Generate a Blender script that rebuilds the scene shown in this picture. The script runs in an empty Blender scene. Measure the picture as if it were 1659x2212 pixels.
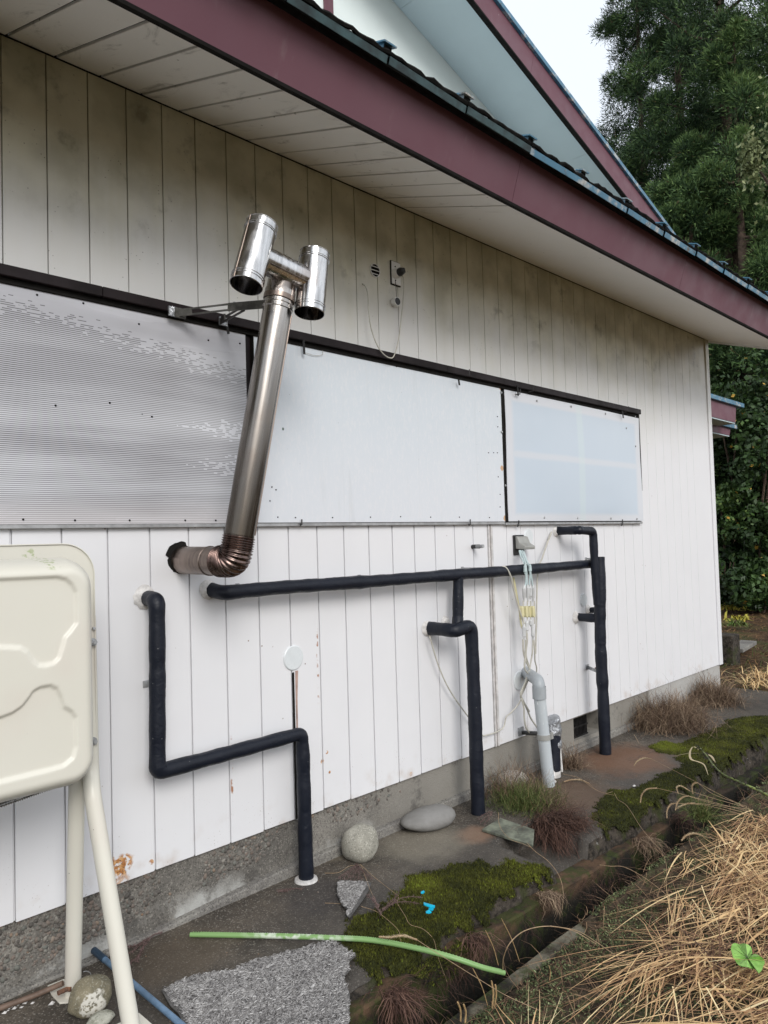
import bpy, bmesh, math, random
import numpy as np
from mathutils import Matrix, Vector
random.seed(7); RS = np.random.RandomState(11)
C = bpy.context.scene.collection
sc = bpy.context.scene

# ------------------------------------------------------------------ camera
CX, CY, F = 829.5, 1106.0, 1612.456          # measured on a 1659 x 2212 view of the photograph
YAW, PIT, ROL, SLOPE = 0.79457066, 0.0381106, -0.0295937, 0.312700891
CAM = np.array([0.0, -2.82713, 1.55])
FW = np.array([math.sin(YAW)*math.cos(PIT), math.cos(YAW)*math.cos(PIT), math.sin(PIT)])
RT = np.array([math.cos(YAW), -math.sin(YAW), 0.0]); UP = np.cross(RT, FW)
cr, sr = math.cos(ROL), math.sin(ROL)
RT, UP = cr*RT + sr*UP, -sr*RT + cr*UP
cam_d = bpy.data.cameras.new('camera'); cam = bpy.data.objects.new('camera', cam_d); C.objects.link(cam)
cam_d.sensor_fit = 'HORIZONTAL'; cam_d.sensor_width = 36; cam_d.lens = 36*F/1659.0
cam_d.clip_start = 0.05; cam_d.clip_end = 2000
cam.matrix_world = Matrix(((RT[0], UP[0], -FW[0], CAM[0]), (RT[1], UP[1], -FW[1], CAM[1]), (RT[2], UP[2], -FW[2], CAM[2]), (0, 0, 0, 1)))
sc.camera = cam

# ------------------------------------------------------------------ light
SUN_EL, SUN_AZ = math.radians(33), math.radians(205)      # azimuth clockwise from +y : light comes from behind the camera
w = bpy.data.worlds.new('World'); sc.world = w; w.use_nodes = True
nt = w.node_tree; nt.nodes.clear()
out = nt.nodes.new('ShaderNodeOutputWorld'); bg = nt.nodes.new('ShaderNodeBackground')
sky = nt.nodes.new('ShaderNodeTexSky'); sky.sky_type = 'NISHITA'; sky.sun_disc = False
sky.sun_elevation = SUN_EL; sky.sun_rotation = SUN_AZ; sky.air_density = 1.0; sky.dust_density = 4.0; sky.ozone_density = 1.0
mx = nt.nodes.new('ShaderNodeMix'); mx.data_type = 'RGBA'; mx.inputs[0].default_value = 0.88
cloud = nt.nodes.new('ShaderNodeTexNoise'); cloud.inputs['Scale'].default_value = 1.6; cloud.inputs['Detail'].default_value = 5
cr_ = nt.nodes.new('ShaderNodeValToRGB')
cr_.color_ramp.elements[0].position = 0.3; cr_.color_ramp.elements[0].color = (8.3, 8.9, 9.8, 1)
cr_.color_ramp.elements[1].position = 0.7; cr_.color_ramp.elements[1].color = (9.6, 9.9, 10.3, 1)
nt.links.new(cloud.outputs['Fac'], cr_.inputs['Fac'])
nt.links.new(sky.outputs[0], mx.inputs[6]); nt.links.new(cr_.outputs[0], mx.inputs[7])
nt.links.new(mx.outputs[2], bg.inputs['Color']); bg.inputs['Strength'].default_value = 0.105
nt.links.new(bg.outputs[0], out.inputs['Surface'])
sd = bpy.data.lights.new('sun', 'SUN'); sd.energy = 1.5; sd.angle = math.radians(24); sd.color = (1.0, 0.975, 0.94)
sun = bpy.data.objects.new('sun', sd); C.objects.link(sun)
dv = Vector((math.sin(SUN_AZ)*math.cos(SUN_EL), math.cos(SUN_AZ)*math.cos(SUN_EL), math.sin(SUN_EL)))
sun.rotation_euler = dv.to_track_quat('Z', 'Y').to_euler()
sc.view_settings.view_transform = 'Standard'; sc.view_settings.look = 'None'
sc.view_settings.exposure = 0.28; sc.view_settings.gamma = 1.0; sc.view_settings.use_curve_mapping = False
sc.render.engine = 'CYCLES'
sc.cycles.max_bounces = 6; sc.cycles.diffuse_bounces = 3; sc.cycles.glossy_bounces = 3; sc.cycles.transmission_bounces = 3

# ------------------------------------------------------------------ measuring helpers
def ray(u, v): return FW + (u-CX)/F*RT - (v-CY)/F*UP
def hit(u, v, ax, val):
    r = ray(u, v); return CAM + r*(val-CAM[ax])/r[ax]
def P(u, v, y=0.0): return hit(u, v, 1, y)        # point seen at (u,v) that stands at distance y from the wall
def G(u, v, z=0.0): return hit(u, v, 2, z)        # ... that lies at height z
def K(x0, y0, s): return lambda a, b: (x0+a*s, y0+b*s)
kA = K(1026, 1107, .1958); kB = K(1026, 1404, .1958); kC = K(1026, 1485, .1958); kD = K(1188, 1296, .2838)
kE = K(1188, 1620, .2838); kF = K(702, 1782, .3256); kG = K(648, 1674, .2604); kH = K(324, 432, .2604)
kI = K(702, 486, .1628); kJ = K(0, 1944, .293); kK = K(0, 1161, .2564); kL = K(1242, 1242, .2513)

# ------------------------------------------------------------------ mesh helpers
ORG = {}
class MB:
    def __init__(s): s.v = []; s.f = []; s.m = []; s.cm = 0
    def add(s, vs, fs):
        b = len(s.v); s.v += [tuple(map(float, q)) for q in vs]; s.f += [tuple(i+b for i in f) for f in fs]; s.m += [s.cm]*len(fs); return s
    def box(s, x0, x1, y0, y1, z0, z1):
        return s.add([(x, y, z) for x in (x0, x1) for y in (y0, y1) for z in (z0, z1)],
                     [(0, 1, 3, 2), (4, 6, 7, 5), (0, 4, 5, 1), (2, 3, 7, 6), (0, 2, 6, 4), (1, 5, 7, 3)])
    def hexa(s, a, b, c, d, off):      # quad a b c d extruded by off
        q = [np.array(p, float) for p in (a, b, c, d)]; o = np.array(off, float)
        return s.add(q+[p+o for p in q], [(0, 3, 2, 1), (4, 5, 6, 7), (0, 1, 5, 4), (1, 2, 6, 5), (2, 3, 7, 6), (3, 0, 4, 7)])
    def prism(s, pts, off):
        q = [np.array(p, float) for p in pts]; n = len(q); o = np.array(off, float)
        return s.add(q+[p+o for p in q], [tuple(range(n))[::-1], tuple(range(n, 2*n))]+[(i, (i+1) % n, n+(i+1) % n, n+i) for i in range(n)])
    def tube(s, pts, r, seg=12, cap=True, ref=None):
        pts = [np.array(p, float) for p in pts]; n = len(pts)
        rr = r if hasattr(r, '__len__') else [r]*n
        t0 = pts[1]-pts[0]; t0 /= np.linalg.norm(t0)
        a = np.array(ref if ref is not None else ((0, 0, 1) if abs(t0[2]) < .9 else (1, 0, 0)), float)
        nx = np.cross(t0, a); nx /= np.linalg.norm(nx)
        vs = []
        for i in range(n):
            t = pts[min(i+1, n-1)]-pts[max(i-1, 0)]; l = np.linalg.norm(t)
            t = t/l if l > 1e-9 else t0
            nx = nx-t*np.dot(nx, t); nx /= np.linalg.norm(nx); ny = np.cross(t, nx)
            for k in range(seg):
                an = 2*math.pi*k/seg; vs.append(pts[i]+rr[i]*(math.cos(an)*nx+math.sin(an)*ny))
        fs = [(i*seg+k, i*seg+(k+1) % seg, (i+1)*seg+(k+1) % seg, (i+1)*seg+k) for i in range(n-1) for k in range(seg)]
        if cap: fs += [tuple(range(seg))[::-1], tuple(range((n-1)*seg, n*seg))]
        return s.add(vs, fs)
    def disc(s, c, n, r, th, seg=24): 
        c = np.array(c, float); n = np.array(n, float); n /= np.linalg.norm(n)
        return s.tube([c, c+n*th*.7, c+n*th], [r, r, r*.93], seg)
    def build(s, name, mat, parent=None, smooth=False, bevel=0, origin=None, sharp=40):
        mats = mat if isinstance(mat, (list, tuple)) else [mat]
        v = np.array(s.v, float)
        if parent is not None: o = ORG[parent.name]
        elif origin is not None: o = np.array(origin, float)
        else: o = np.array([v[:, 0].mean(), v[:, 1].mean(), v[:, 2].min()])
        me = bpy.data.meshes.new(name); me.from_pydata((v-o).tolist(), [], s.f)
        for m in mats: me.materials.append(m)
        if len(mats) > 1: me.polygons.foreach_set('material_index', s.m)
        if bevel:
            bm = bmesh.new(); bm.from_mesh(me)
            bmesh.ops.bevel(bm, geom=[e for e in bm.edges if e.is_manifold and e.calc_face_angle(0) > .5], offset=bevel, segments=1, affect='EDGES', clamp_overlap=True)
            bm.to_mesh(me); bm.free()
        if smooth:
            me.polygons.foreach_set('use_smooth', [True]*len(me.polygons))
            try: me.set_sharp_from_angle(angle=math.radians(sharp))
            except Exception: pass
        ob = bpy.data.objects.new(name, me); C.objects.link(ob)
        if parent is not None: ob.parent = parent; ORG[ob.name] = o
        else: ob.location = o; ORG[ob.name] = o
        return ob
def soup(name, V, T, mat, parent=None, rand=None, origin=None, smooth=False):
    """big triangle soup from numpy arrays; rand = per-triangle value stored as face attribute"""
    V = np.asarray(V, dtype=np.float64).reshape(-1, 3); T = np.asarray(T, dtype=np.int32).reshape(-1, 3)
    if parent is not None: o = ORG[parent.name]
    elif origin is not None: o = np.array(origin, float)
    else: o = np.array([V[:, 0].mean(), V[:, 1].mean(), V[:, 2].min()])
    me = bpy.data.meshes.new(name); me.vertices.add(len(V)); me.vertices.foreach_set('co', (V-o).ravel().astype(np.float32))
    me.loops.add(T.size); me.loops.foreach_set('vertex_index', T.ravel()); me.polygons.add(len(T))
    me.polygons.foreach_set('loop_start', np.arange(0, T.size, 3, dtype=np.int32)); me.polygons.foreach_set('loop_total', np.full(len(T), 3, dtype=np.int32))
    me.materials.append(mat); me.update(calc_edges=True)
    if rand is not None:
        a = me.attributes.new('rnd', 'FLOAT', 'FACE'); a.data.foreach_set('value', np.asarray(rand, dtype=np.float32))
    if smooth: me.polygons.foreach_set('use_smooth', [True]*len(me.polygons))
    ob = bpy.data.objects.new(name, me); C.objects.link(ob); ORG[ob.name] = o
    if parent is not None: ob.parent = parent
    else: ob.location = o
    return ob
def tag(o, label=None, cat=None, group=None, kind=None):
    if label: o['label'] = label
    if cat: o['category'] = cat
    if group: o['group'] = group
    if kind: o['kind'] = kind
    return o
def thing(name, loc, label, cat, group=None):
    o = bpy.data.objects.new(name, None); C.objects.link(o); o.empty_display_size = .1
    o.location = tuple(map(float, loc)); ORG[o.name] = np.array(loc, float)
    return tag(o, label, cat, group)
def twin(src, name, delta, parent):
    """another object that shares src's mesh, moved by delta"""
    o = bpy.data.objects.new(name, src.data); C.objects.link(o); o.parent = parent
    o.location = tuple(map(float, delta)); ORG[o.name] = ORG[parent.name]; return o
def spline(pts, n=8):
    p = [np.array(q, float) for q in pts]; p = [2*p[0]-p[1]]+p+[2*p[-1]-p[-2]]; r = []
    for i in range(1, len(p)-2):
        for k in range(n):
            t = k/n; a, b, c, d = p[i-1:i+3]
            r.append(.5*((2*b)+(-a+c)*t+(2*a-5*b+4*c-d)*t*t+(-a+3*b-3*c+d)*t**3))
    r.append(p[-2]); return r
def rounded(pts, rad, n=6):
    """polyline with rounded corners"""
    p = [np.array(q, float) for q in pts]; r = [p[0]]
    for i in range(1, len(p)-1):
        a = p[i-1]-p[i]; b = p[i+1]-p[i]; la, lb = np.linalg.norm(a), np.linalg.norm(b); rd = min(rad, la*.45, lb*.45)
        s, e = p[i]+a/la*rd, p[i]+b/lb*rd
        for k in range(n+1):
            t = k/n; r.append((1-t)**2*s+2*t*(1-t)*p[i]+t*t*e)
    r.append(p[-1]); return r
def dense(pts, step):
    r = [np.array(pts[0], float)]
    for a, b in zip(pts[:-1], pts[1:]):
        a = np.array(a, float); b = np.array(b, float); n = max(1, int(np.linalg.norm(b-a)/step))
        for k in range(1, n+1): r.append(a+(b-a)*k/n)
    return r
def inpoly(x, y, poly):
    x = np.asarray(x); y = np.asarray(y); c = np.zeros(x.shape, bool); n = len(poly)
    for i in range(n):
        x1, y1 = poly[i]; x2, y2 = poly[(i+1) % n]
        if y1 == y2: continue
        m = ((y1 > y) != (y2 > y)) & (x < (x2-x1)*(y-y1)/(y2-y1)+x1); c ^= m
    return c
def polydist(x, y, poly, closed=True):
    d = np.full(np.shape(x), 1e9); n = len(poly)
    for i in range(n if closed else n-1):
        a = np.array(poly[i]); b = np.array(poly[(i+1) % n]); ab = b-a; L = max(1e-12, ab@ab)
        t = np.clip(((x-a[0])*ab[0]+(y-a[1])*ab[1])/L, 0, 1)
        d = np.minimum(d, np.hypot(x-a[0]-t*ab[0], y-a[1]-t*ab[1]))
    return d
_g = RS.rand(64, 64)
def vnoise(x, y):
    x = np.asarray(x, float); y = np.asarray(y, float); xi = np.floor(x).astype(int); yi = np.floor(y).astype(int)
    fx = x-xi; fy = y-yi; fx = fx*fx*(3-2*fx); fy = fy*fy*(3-2*fy)
    g = lambda a, b: _g[a % 64, b % 64]
    return (g(xi, yi)*(1-fx)+g(xi+1, yi)*fx)*(1-fy)+(g(xi, yi+1)*(1-fx)+g(xi+1, yi+1)*fx)*fy
def fbm(x, y, o=4): return sum(vnoise(x*2**k+17*k, y*2**k+5*k)*.5**k for k in range(o))/(2-.5**(o-1))

# ------------------------------------------------------------------ material helpers
class NM:
    def __init__(s, name, rough=.6, metal=0, spec=.5):
        s.m = bpy.data.materials.new(name); s.m.use_nodes = True; s.t = s.m.node_tree
        s.b = s.t.nodes['Principled BSDF']; s.b.inputs['Roughness'].default_value = rough
        s.b.inputs['Metallic'].default_value = metal; s.b.inputs['Specular IOR Level'].default_value = spec
        g = s.t.nodes.new('ShaderNodeNewGeometry'); s.pos = g.outputs['Position']
        sp = s.t.nodes.new('ShaderNodeSeparateXYZ'); s.t.links.new(s.pos, sp.inputs[0]); s.x, s.y, s.z = sp.outputs
    def set(s, inp, val):
        if hasattr(val, 'is_linked') or hasattr(val, 'links'): s.t.links.new(val, inp)
        elif isinstance(val, (tuple, list)): inp.default_value = tuple(val)+((1,) if len(val) == 3 and len(inp.default_value) == 4 else ())
        else: inp.default_value = val
    def math(s, op, a, b=0, c=None, clamp=False):
        n = s.t.nodes.new('ShaderNodeMath'); n.operation = op; n.use_clamp = clamp
        s.set(n.inputs[0], a); s.set(n.inputs[1], b)
        if c is not None: s.set(n.inputs[2], c)
        return n.outputs[0]
    def vscale(s, sx, sy, sz, src=None):
        n = s.t.nodes.new('ShaderNodeVectorMath'); n.operation = 'MULTIPLY'; s.set(n.inputs[0], src or s.pos); n.inputs[1].default_value = (sx, sy, sz); return n.outputs[0]
    def noise(s, scale, detail=4, rough=.5, vec=None, dist=0):
        n = s.t.nodes.new('ShaderNodeTexNoise'); n.inputs['Scale'].default_value = scale; n.inputs['Detail'].default_value = detail
        n.inputs['Roughness'].default_value = rough; n.inputs['Distortion'].default_value = dist; s.set(n.inputs['Vector'], vec or s.pos); return n.outputs['Fac']
    def vor(s, scale, vec=None, out='Distance', feat='F1', rnd=1):
        n = s.t.nodes.new('ShaderNodeTexVoronoi'); n.feature = feat; n.inputs['Scale'].default_value = scale; n.inputs['Randomness'].default_value = rnd
        s.set(n.inputs['Vector'], vec or s.pos); return n.outputs[out]
    def map(s, v, a, b, c=0., d=1., smooth=True):
        n = s.t.nodes.new('ShaderNodeMapRange'); n.interpolation_type = 'SMOOTHSTEP' if smooth else 'LINEAR'
        s.set(n.inputs[0], v)
        for i, q in enumerate((a, b, c, d)): n.inputs[i+1].default_value = q
        return n.outputs[0]
    def ramp(s, v, stops):
        n = s.t.nodes.new('ShaderNodeValToRGB'); e = n.color_ramp.elements
        while len(e) < len(stops): e.new(.5)
        for q, (p, c) in zip(e, stops): q.position = p; q.color = tuple(c)+(1,)
        s.set(n.inputs[0], v); return n.outputs[0]
    def mix(s, f, a, b, mode='MIX'):
        n = s.t.nodes.new('ShaderNodeMix'); n.data_type = 'RGBA'; n.blend_type = mode
        s.set(n.inputs[0], f)
        for i, q in ((6, a), (7, b)): s.set(n.inputs[i], q)
        return n.outputs[2]
    def attr(s, name='rnd'):
        n = s.t.nodes.new('ShaderNodeAttribute'); n.attribute_name = name; return n.outputs['Fac']
    def col(s, v): s.set(s.b.inputs['Base Color'], v); return s
    def rough(s, v): s.set(s.b.inputs['Roughness'], v); return s
    def bump(s, h, strength=.3, dist=.01):
        n = s.t.nodes.new('ShaderNodeBump'); n.inputs['Strength'].default_value = strength; n.inputs['Distance'].default_value = dist
        s.set(n.inputs['Height'], h); s.t.links.new(n.outputs[0], s.b.inputs['Normal']); return s
    def blob(s, cx, cz, r, wob=.5, sc_=30):
        """irregular stain round (cx, cz) on the wall"""
        dx = s.math('SUBTRACT', s.x, cx); dz = s.math('SUBTRACT', s.z, cz)
        d = s.math('SQRT', s.math('ADD', s.math('MULTIPLY', dx, dx), s.math('MULTIPLY', dz, dz)))
        d = s.math('ADD', d, s.math('MULTIPLY', s.math('SUBTRACT', s.noise(sc_, 4), .5), r*wob*2))
        return s.map(d, r*.7, r*1.05, 1, 0)
def simple(name, col, rough=.5, metal=0, var=.12, scale=20, bump=0, bscale=80, bdist=.002, spec=.5, col2=None):
    m = NM(name, rough, metal, spec); f = m.noise(scale, 5, .6)
    c2 = col2 or tuple(q*(1-var*2) for q in col)
    m.col(m.mix(m.map(f, .3, .7), c2, col)); m.rough(m.map(f, .2, .8, min(1, rough*1.15), rough*.85))
    if bump: m.bump(m.noise(bscale, 5, .6), bump, bdist)
    return m.m

# --- siding
def siding(name, upper):
    m = NM(name, .42, 0, .4)
    base = m.mix(m.noise(3, 3), (.72, .72, .74), (.77, .77, .785))
    grime = m.noise(1.0, 5, .65, m.vscale(26, 26, 2.2))
    base = m.mix(m.map(grime, .55, .85, 0, .22 if upper else .05), base, (.55, .53, .50))
    # algae film below the eave, ragged lower limit
    h = m.math('ADD', m.z, m.math('MULTIPLY', m.math('SUBTRACT', m.noise(2.1, 4), .5), .55))
    h = m.math('ADD', h, m.math('MULTIPLY', m.math('SUBTRACT', m.noise(1, 4, .6, m.vscale(14, 14, 1.2)), .5), .25))
    # towards the far corner the tinted zone starts higher up
    h = m.math('SUBTRACT', h, m.map(m.x, 6.0, 7.5, 0, .22))
    base = m.mix(m.map(h, 2.05, 2.75, 0, .34), base, (.56, .55, .45))
    al = m.map(h, 2.62, 3.22)
    tint = m.mix(m.map(m.noise(4.5, 4), .35, .65), (.34, .315, .175), (.56, .53, .36))
    base = m.mix(m.math('MULTIPLY', al, .76), base, tint)
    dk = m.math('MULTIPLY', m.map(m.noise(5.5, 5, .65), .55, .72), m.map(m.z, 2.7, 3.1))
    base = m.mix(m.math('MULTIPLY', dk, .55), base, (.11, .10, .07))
    # specks
    sp = m.vor(42); sp2 = m.noise(6, 2)
    spm = m.math('MULTIPLY', m.map(sp, .06, .13, 1, 0), m.map(sp2, .5, .6))
    base = m.mix(m.math('MULTIPLY', spm, m.map(m.z, 1.8, 2.9, .0, .75)), base, (.12, .11, .09))
    if not upper:
        sp = m.vor(16); r = m.noise(3.3, 2)
        spm = m.math('MULTIPLY', m.map(sp, .035, .075, 1, 0), m.map(r, .56, .62))
        base = m.mix(m.math('MULTIPLY', spm, .9), base, (.20, .12, .08))
        low = m.map(m.z, .25, .42, 1, 0); e = m.map(m.noise(9, 4), .5, .75)
        base = m.mix(m.math('MULTIPLY', m.math('MULTIPLY', low, e), .45), base, (.46, .36, .28))
        spl = m.math('MULTIPLY', m.map(m.vor(85), .12, .2, 1, 0), m.math('MULTIPLY', m.map(m.z, .25, .62, 1, 0), m.map(m.noise(7, 3), .5, .66))); base = m.mix(m.math('MULTIPLY', spl, .6), base, (.25, .19, .15))
        for (u, v, r, k) in ((265, 1868, .045, 1.0), (235, 1872, .036, .9), (327, 1862, .012, .9), (258, 1898, .04, .7), (706, 1625, .010, 1), (696, 1645, .012, .8), (712, 1668, .008, 1), (888, 1672, .013, .55)):
            q = P(u, v, 0); mk = m.blob(q[0], q[2], r, .55, 34 if r > .02 else 90)
            inner = m.map(m.noise(60, 4), .42, .6)
            rc = m.mix(inner, (.42, .17, .05), (.62, .36, .16))
            rc = m.mix(m.map(m.vor(150), .2, .34, 1, 0), rc, (.07, .045, .035))
            base = m.mix(m.math('MULTIPLY', m.math('MULTIPLY', mk, k), m.map(m.noise(45, 3), .38, .5)), base, rc)
        # thin rust runs beside two joints
        for (u, x1, z0, z1) in ((688, .006, .75, 1.15), (497, .006, .38, .72)):
            q = P(u, 1500, 0)[0]; dx = m.math('ABSOLUTE', m.math('SUBTRACT', m.x, q))
            mk = m.math('MULTIPLY', m.map(dx, x1*.3, x1*1.6, 1, 0), m.math('MULTIPLY', m.map(m.z, z0, z0+.05), m.map(m.z, z1-.05, z1, 1, 0)))
            base = m.mix(m.math('MULTIPLY', mk, m.map(m.noise(26, 3), .5, .62)), base, (.36, .16, .08))
    m.col(base); m.bump(m.noise(1, 3, .5, m.vscale(60, 60, 20)), .06, .002)
    m.rough(m.map(m.noise(12, 3), .3, .7, .36, .5))
    return m.m
M = {}
M['siding_up'] = siding('painted_siding_upper', True); M['siding_low'] = siding('painted_siding_lower', False)
def soffit_mat():
    m = NM('soffit_board', .6)
    b = m.mix(m.noise(4, 4), (.84, .82, .775), (.90, .88, .84))
    sm = m.math('MULTIPLY', m.map(m.noise(3.2, 6, .7, m.vscale(1.8, .7, 1), 1.5), .56, .74), m.map(m.x, 2.9, 3.6, 1, .1))
    b = m.mix(m.math('MULTIPLY', sm, .65), b, (.25, .235, .21))
    b = m.mix(m.map(m.vor(11), .03, .07, .7, 0), b, (.2, .18, .15))
    m.col(b); m.bump(m.noise(50, 4), .08, .002); return m.m
M['soffit'] = soffit_mat()
M['joint'] = simple('joint_dark', (.014, .013, .012), .9, spec=.15)
M['backing'] = simple('wall_backing', (.05, .048, .045), .9)
def fascia_mat():
    m = NM('maroon_metal', .5, 0, .3)
    b = m.mix(m.noise(2.5, 4), (.130, .056, .076), (.172, .078, .098))
    b = m.mix(m.math('MULTIPLY', m.map(m.vor(7), .02, .045, 1, 0), .8), b, (.5, .45, .45))
    b = m.mix(m.map(m.noise(1, 5, .7, m.vscale(9, 9, 1.5)), .58, .78, 0, .45), b, (.22, .15, .16))
    m.col(b); m.rough(m.map(m.noise(6, 4), .3, .7, .42, .6)); return m.m
M['fascia'] = fascia_mat()
def blue_mat():
    m = NM('blue_roof_metal', .42, 0, .5)
    b = m.mix(m.noise(5, 4), (.035, .12, .20), (.07, .22, .33))
    b = m.mix(m.map(m.noise(9, 6, .7), .5, .66), b, (.42, .42, .40))
    b = m.mix(m.map(m.noise(14, 5, .7), .55, .7), b, (.06, .06, .05))
    m.col(b); return m.m
M['blue'] = blue_mat(); M['roof'] = simple('pale_bounce_roof', (.42, .47, .50), .5, var=.2, scale=4); M['teal'] = simple('dark_teal_metal', (.03, .075, .08), .5, 0, var=.4, scale=12)  # roof panels are paled to bounce light up onto the gable
M['under'] = simple('roof_underlay_dark', (.012, .012, .011), .95, var=.3, spec=.1)
M['gable_wall'] = simple('gable_wall_paint', (.82, .90, .88), .7, var=.03, scale=1.5)
M['gable_soffit'] = simple('gable_soffit_paint', (.57, .68, .72), .6, var=.04, scale=1.2)
M['brown'] = simple('dark_brown_frame', (.014, .008, .009), .55, var=.25, scale=8, spec=.25)
M['black_metal'] = simple('black_steel', (.03, .028, .028), .5, .3, var=.4, scale=30)
M['galv'] = simple('galvanised_steel', (.50, .51, .52), .42, .35, var=.25, scale=25)
M['white_pl'] = simple('white_plastic', (.80, .80, .78), .35, var=.04)
M['cover_pl'] = simple('pale_cover_plastic', (.70, .735, .75), .3, var=.03)
M['putty'] = simple('white_sealant', (.72, .70, .68), .55, var=.18, scale=40, bump=.6, bscale=60)
M['sill'] = simple('aluminium_sill', (.50, .50, .50), .35, .6, var=.15)

def corrug():
    m = NM('fluted_plastic_sheet', .28, 0, .5)
    per = .0074
    row = m.math('FLOOR', m.math('DIVIDE', m.z, per)); fr = m.math('FRACT', m.math('DIVIDE', m.z, per))
    st = m.math('MULTIPLY', m.map(fr, .0, .12), m.map(fr, .42, .54, 1, 0))       # dark flute
    rw = m.t.nodes.new('ShaderNodeTexWhiteNoise'); rw.noise_dimensions = '1D'; m.set(rw.inputs['W'], row); cell = m.math('FLOOR', m.math('ADD', m.math('DIVIDE', m.x, .017), m.math('MULTIPLY', rw.outputs['Value'], 9)))
    n = m.t.nodes.new('ShaderNodeCombineXYZ'); m.set(n.inputs[0], cell); m.set(n.inputs[1], row)
    wn = m.t.nodes.new('ShaderNodeTexWhiteNoise'); wn.noise_dimensions = '2D'; m.t.links.new(n.outputs[0], wn.inputs['Vector'])
    # band of clouded flutes along the top (dropping to the right) and another at mid right
    topl = m.math('SUBTRACT', m.z, m.math('SUBTRACT', 2.62, m.math('MULTIPLY', m.x, .12)))
    a = m.map(topl, -.17, .06, 0, 1.25)
    band = m.math('MULTIPLY', m.map(m.x, 1.45, 2.0), m.math('MAXIMUM', m.map(m.math('ABSOLUTE', m.math('SUBTRACT', m.z, 2.06)), .0, .10, .62, 0), m.map(m.math('ABSOLUTE', m.math('SUBTRACT', m.z, 1.90)), .0, .09, .58, 0)))
    a = m.math('MAXIMUM', a, band)
    a = m.math('ADD', a, m.math('MULTIPLY', m.math('SUBTRACT', m.noise(1, 4, .6, m.vscale(5, 5, 22)), .5), .9))
    fill = m.math('GREATER_THAN', a, m.math('ADD', m.math('MULTIPLY', wn.outputs['Value'], .75), .2))
    dark = m.math('MULTIPLY', st, m.math('SUBTRACT', 1, fill))
    cl = m.map(m.noise(1.2, 4, .5, m.vscale(.5, 1, 5)), .3, .7)
    light = m.mix(cl, (.44, .44, .47), (.66, .67, .71)); dk = m.mix(cl, (.09, .088, .09), (.24, .24, .25))
    c = m.mix(m.math('MULTIPLY', dark, .9), light, dk)
    c = m.mix(m.math('MULTIPLY', m.map(m.z, 1.64, 1.78, 1, 0), .45), c, (.68, .64, .64))
    c = m.mix(m.map(m.vor(6), .015, .03, 1, 0), c, (.05, .05, .05))
    m.col(c); m.rough(m.map(cl, 0, 1, .22, .38)); m.bump(fr, .1, .001)
    return m.m
M['corrug'] = corrug()
def board_white():
    m = NM('white_plastic_board', .33, 0, .45)
    b = m.mix(m.noise(1.4, 3), (.60, .66, .715), (.66, .705, .75))
    b = m.mix(m.math('MULTIPLY', m.map(m.noise(1, 4, .7, m.vscale(70, 70, 26)), .45, .7), .35), b, (.78, .78, .80))
    b = m.mix(m.map(m.z, 1.64, 2.4, .35, 0), b, (.74, .72, .75)); b = m.mix(m.math('MULTIPLY', m.map(m.noise(1, 5, .65, m.vscale(16, 16, 1.1), .8), .55, .75), .22), b, (.50, .52, .53)); b = m.mix(m.math('MULTIPLY', m.map(m.noise(1, 5, .8, m.vscale(3, 3, 60), 1.5), .68, .73), .3), b, (.45, .47, .5))
    b = m.mix(m.math('MULTIPLY', m.map(m.vor(23), .03, .05, 1, 0), m.map(m.noise(4, 2), .52, .6)), b, (.3, .3, .3))
    q = P(1075, 838, 0); q2 = P(1078, 1012, 0); q3 = P(1085, 1120, 0)
    for w_ in (q, q2, q3): b = m.mix(m.math('MULTIPLY', m.blob(w_[0], w_[2], .02, .4, 60), .8), b, (.5, .25, .06))
    q = P(605, 928, 0); b = m.mix(m.blob(q[0], q[2], .007, .6, 120), b, (.08, .12, .1))
    m.col(b); m.rough(m.map(m.noise(5, 3), .3, .7, .28, .42)); return m.m
M['board'] = board_white()
def film():
    m = NM('milky_sheet', .3, 0, .5)
    b = m.mix(m.noise(1.2, 3), (.49, .57, .66), (.57, .64, .71))
    # battens behind the sheet show paler: one rail, one stile and the rim
    z = m.math('ADD', m.z, m.math('MULTIPLY', m.noise(1.5, 2), .02))
    rail = m.math('MULTIPLY', m.map(m.math('ABSOLUTE', m.math('SUBTRACT', z, 2.105)), .008, .036, 1, 0), .42)
    stile = m.math('MULTIPLY', m.map(m.math('ABSOLUTE', m.math('SUBTRACT', m.x, P(1247, 980)[0])), .025, .06, 1, 0), .4)
    x0, x1 = P(1085, 980)[0], P(1375, 1000)[0]
    rim = m.math('MAXIMUM', m.math('MAXIMUM', m.map(m.z, 2.43, 2.46), m.map(m.z, 1.68, 1.72, 1, 0)), m.math('MAXIMUM', m.map(m.x, x0+.07, x0+.12, 1, 0), m.map(m.x, x1-.09, x1-.03)))
    b = m.mix(m.math('MAXIMUM', rail, m.math('MULTIPLY', rim, .6)), b, (.70, .68, .69)); b = m.mix(stile, b, (.60, .70, .70))
    sc1 = m.map(m.noise(1, 5, .7, m.vscale(1.1, 1, 75), .6), .66, .72)
    b = m.mix(m.math('MULTIPLY', sc1, .4), b, (.8, .82, .84))
    m.col(b); m.bump(m.noise(1.2, 2, .5, m.vscale(1, 1, 2)), .12, .03)
    m.b.inputs['Coat Weight'].default_value = .3; m.b.inputs['Coat Roughness'].default_value = .12
    return m.m
M['film'] = film()
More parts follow.
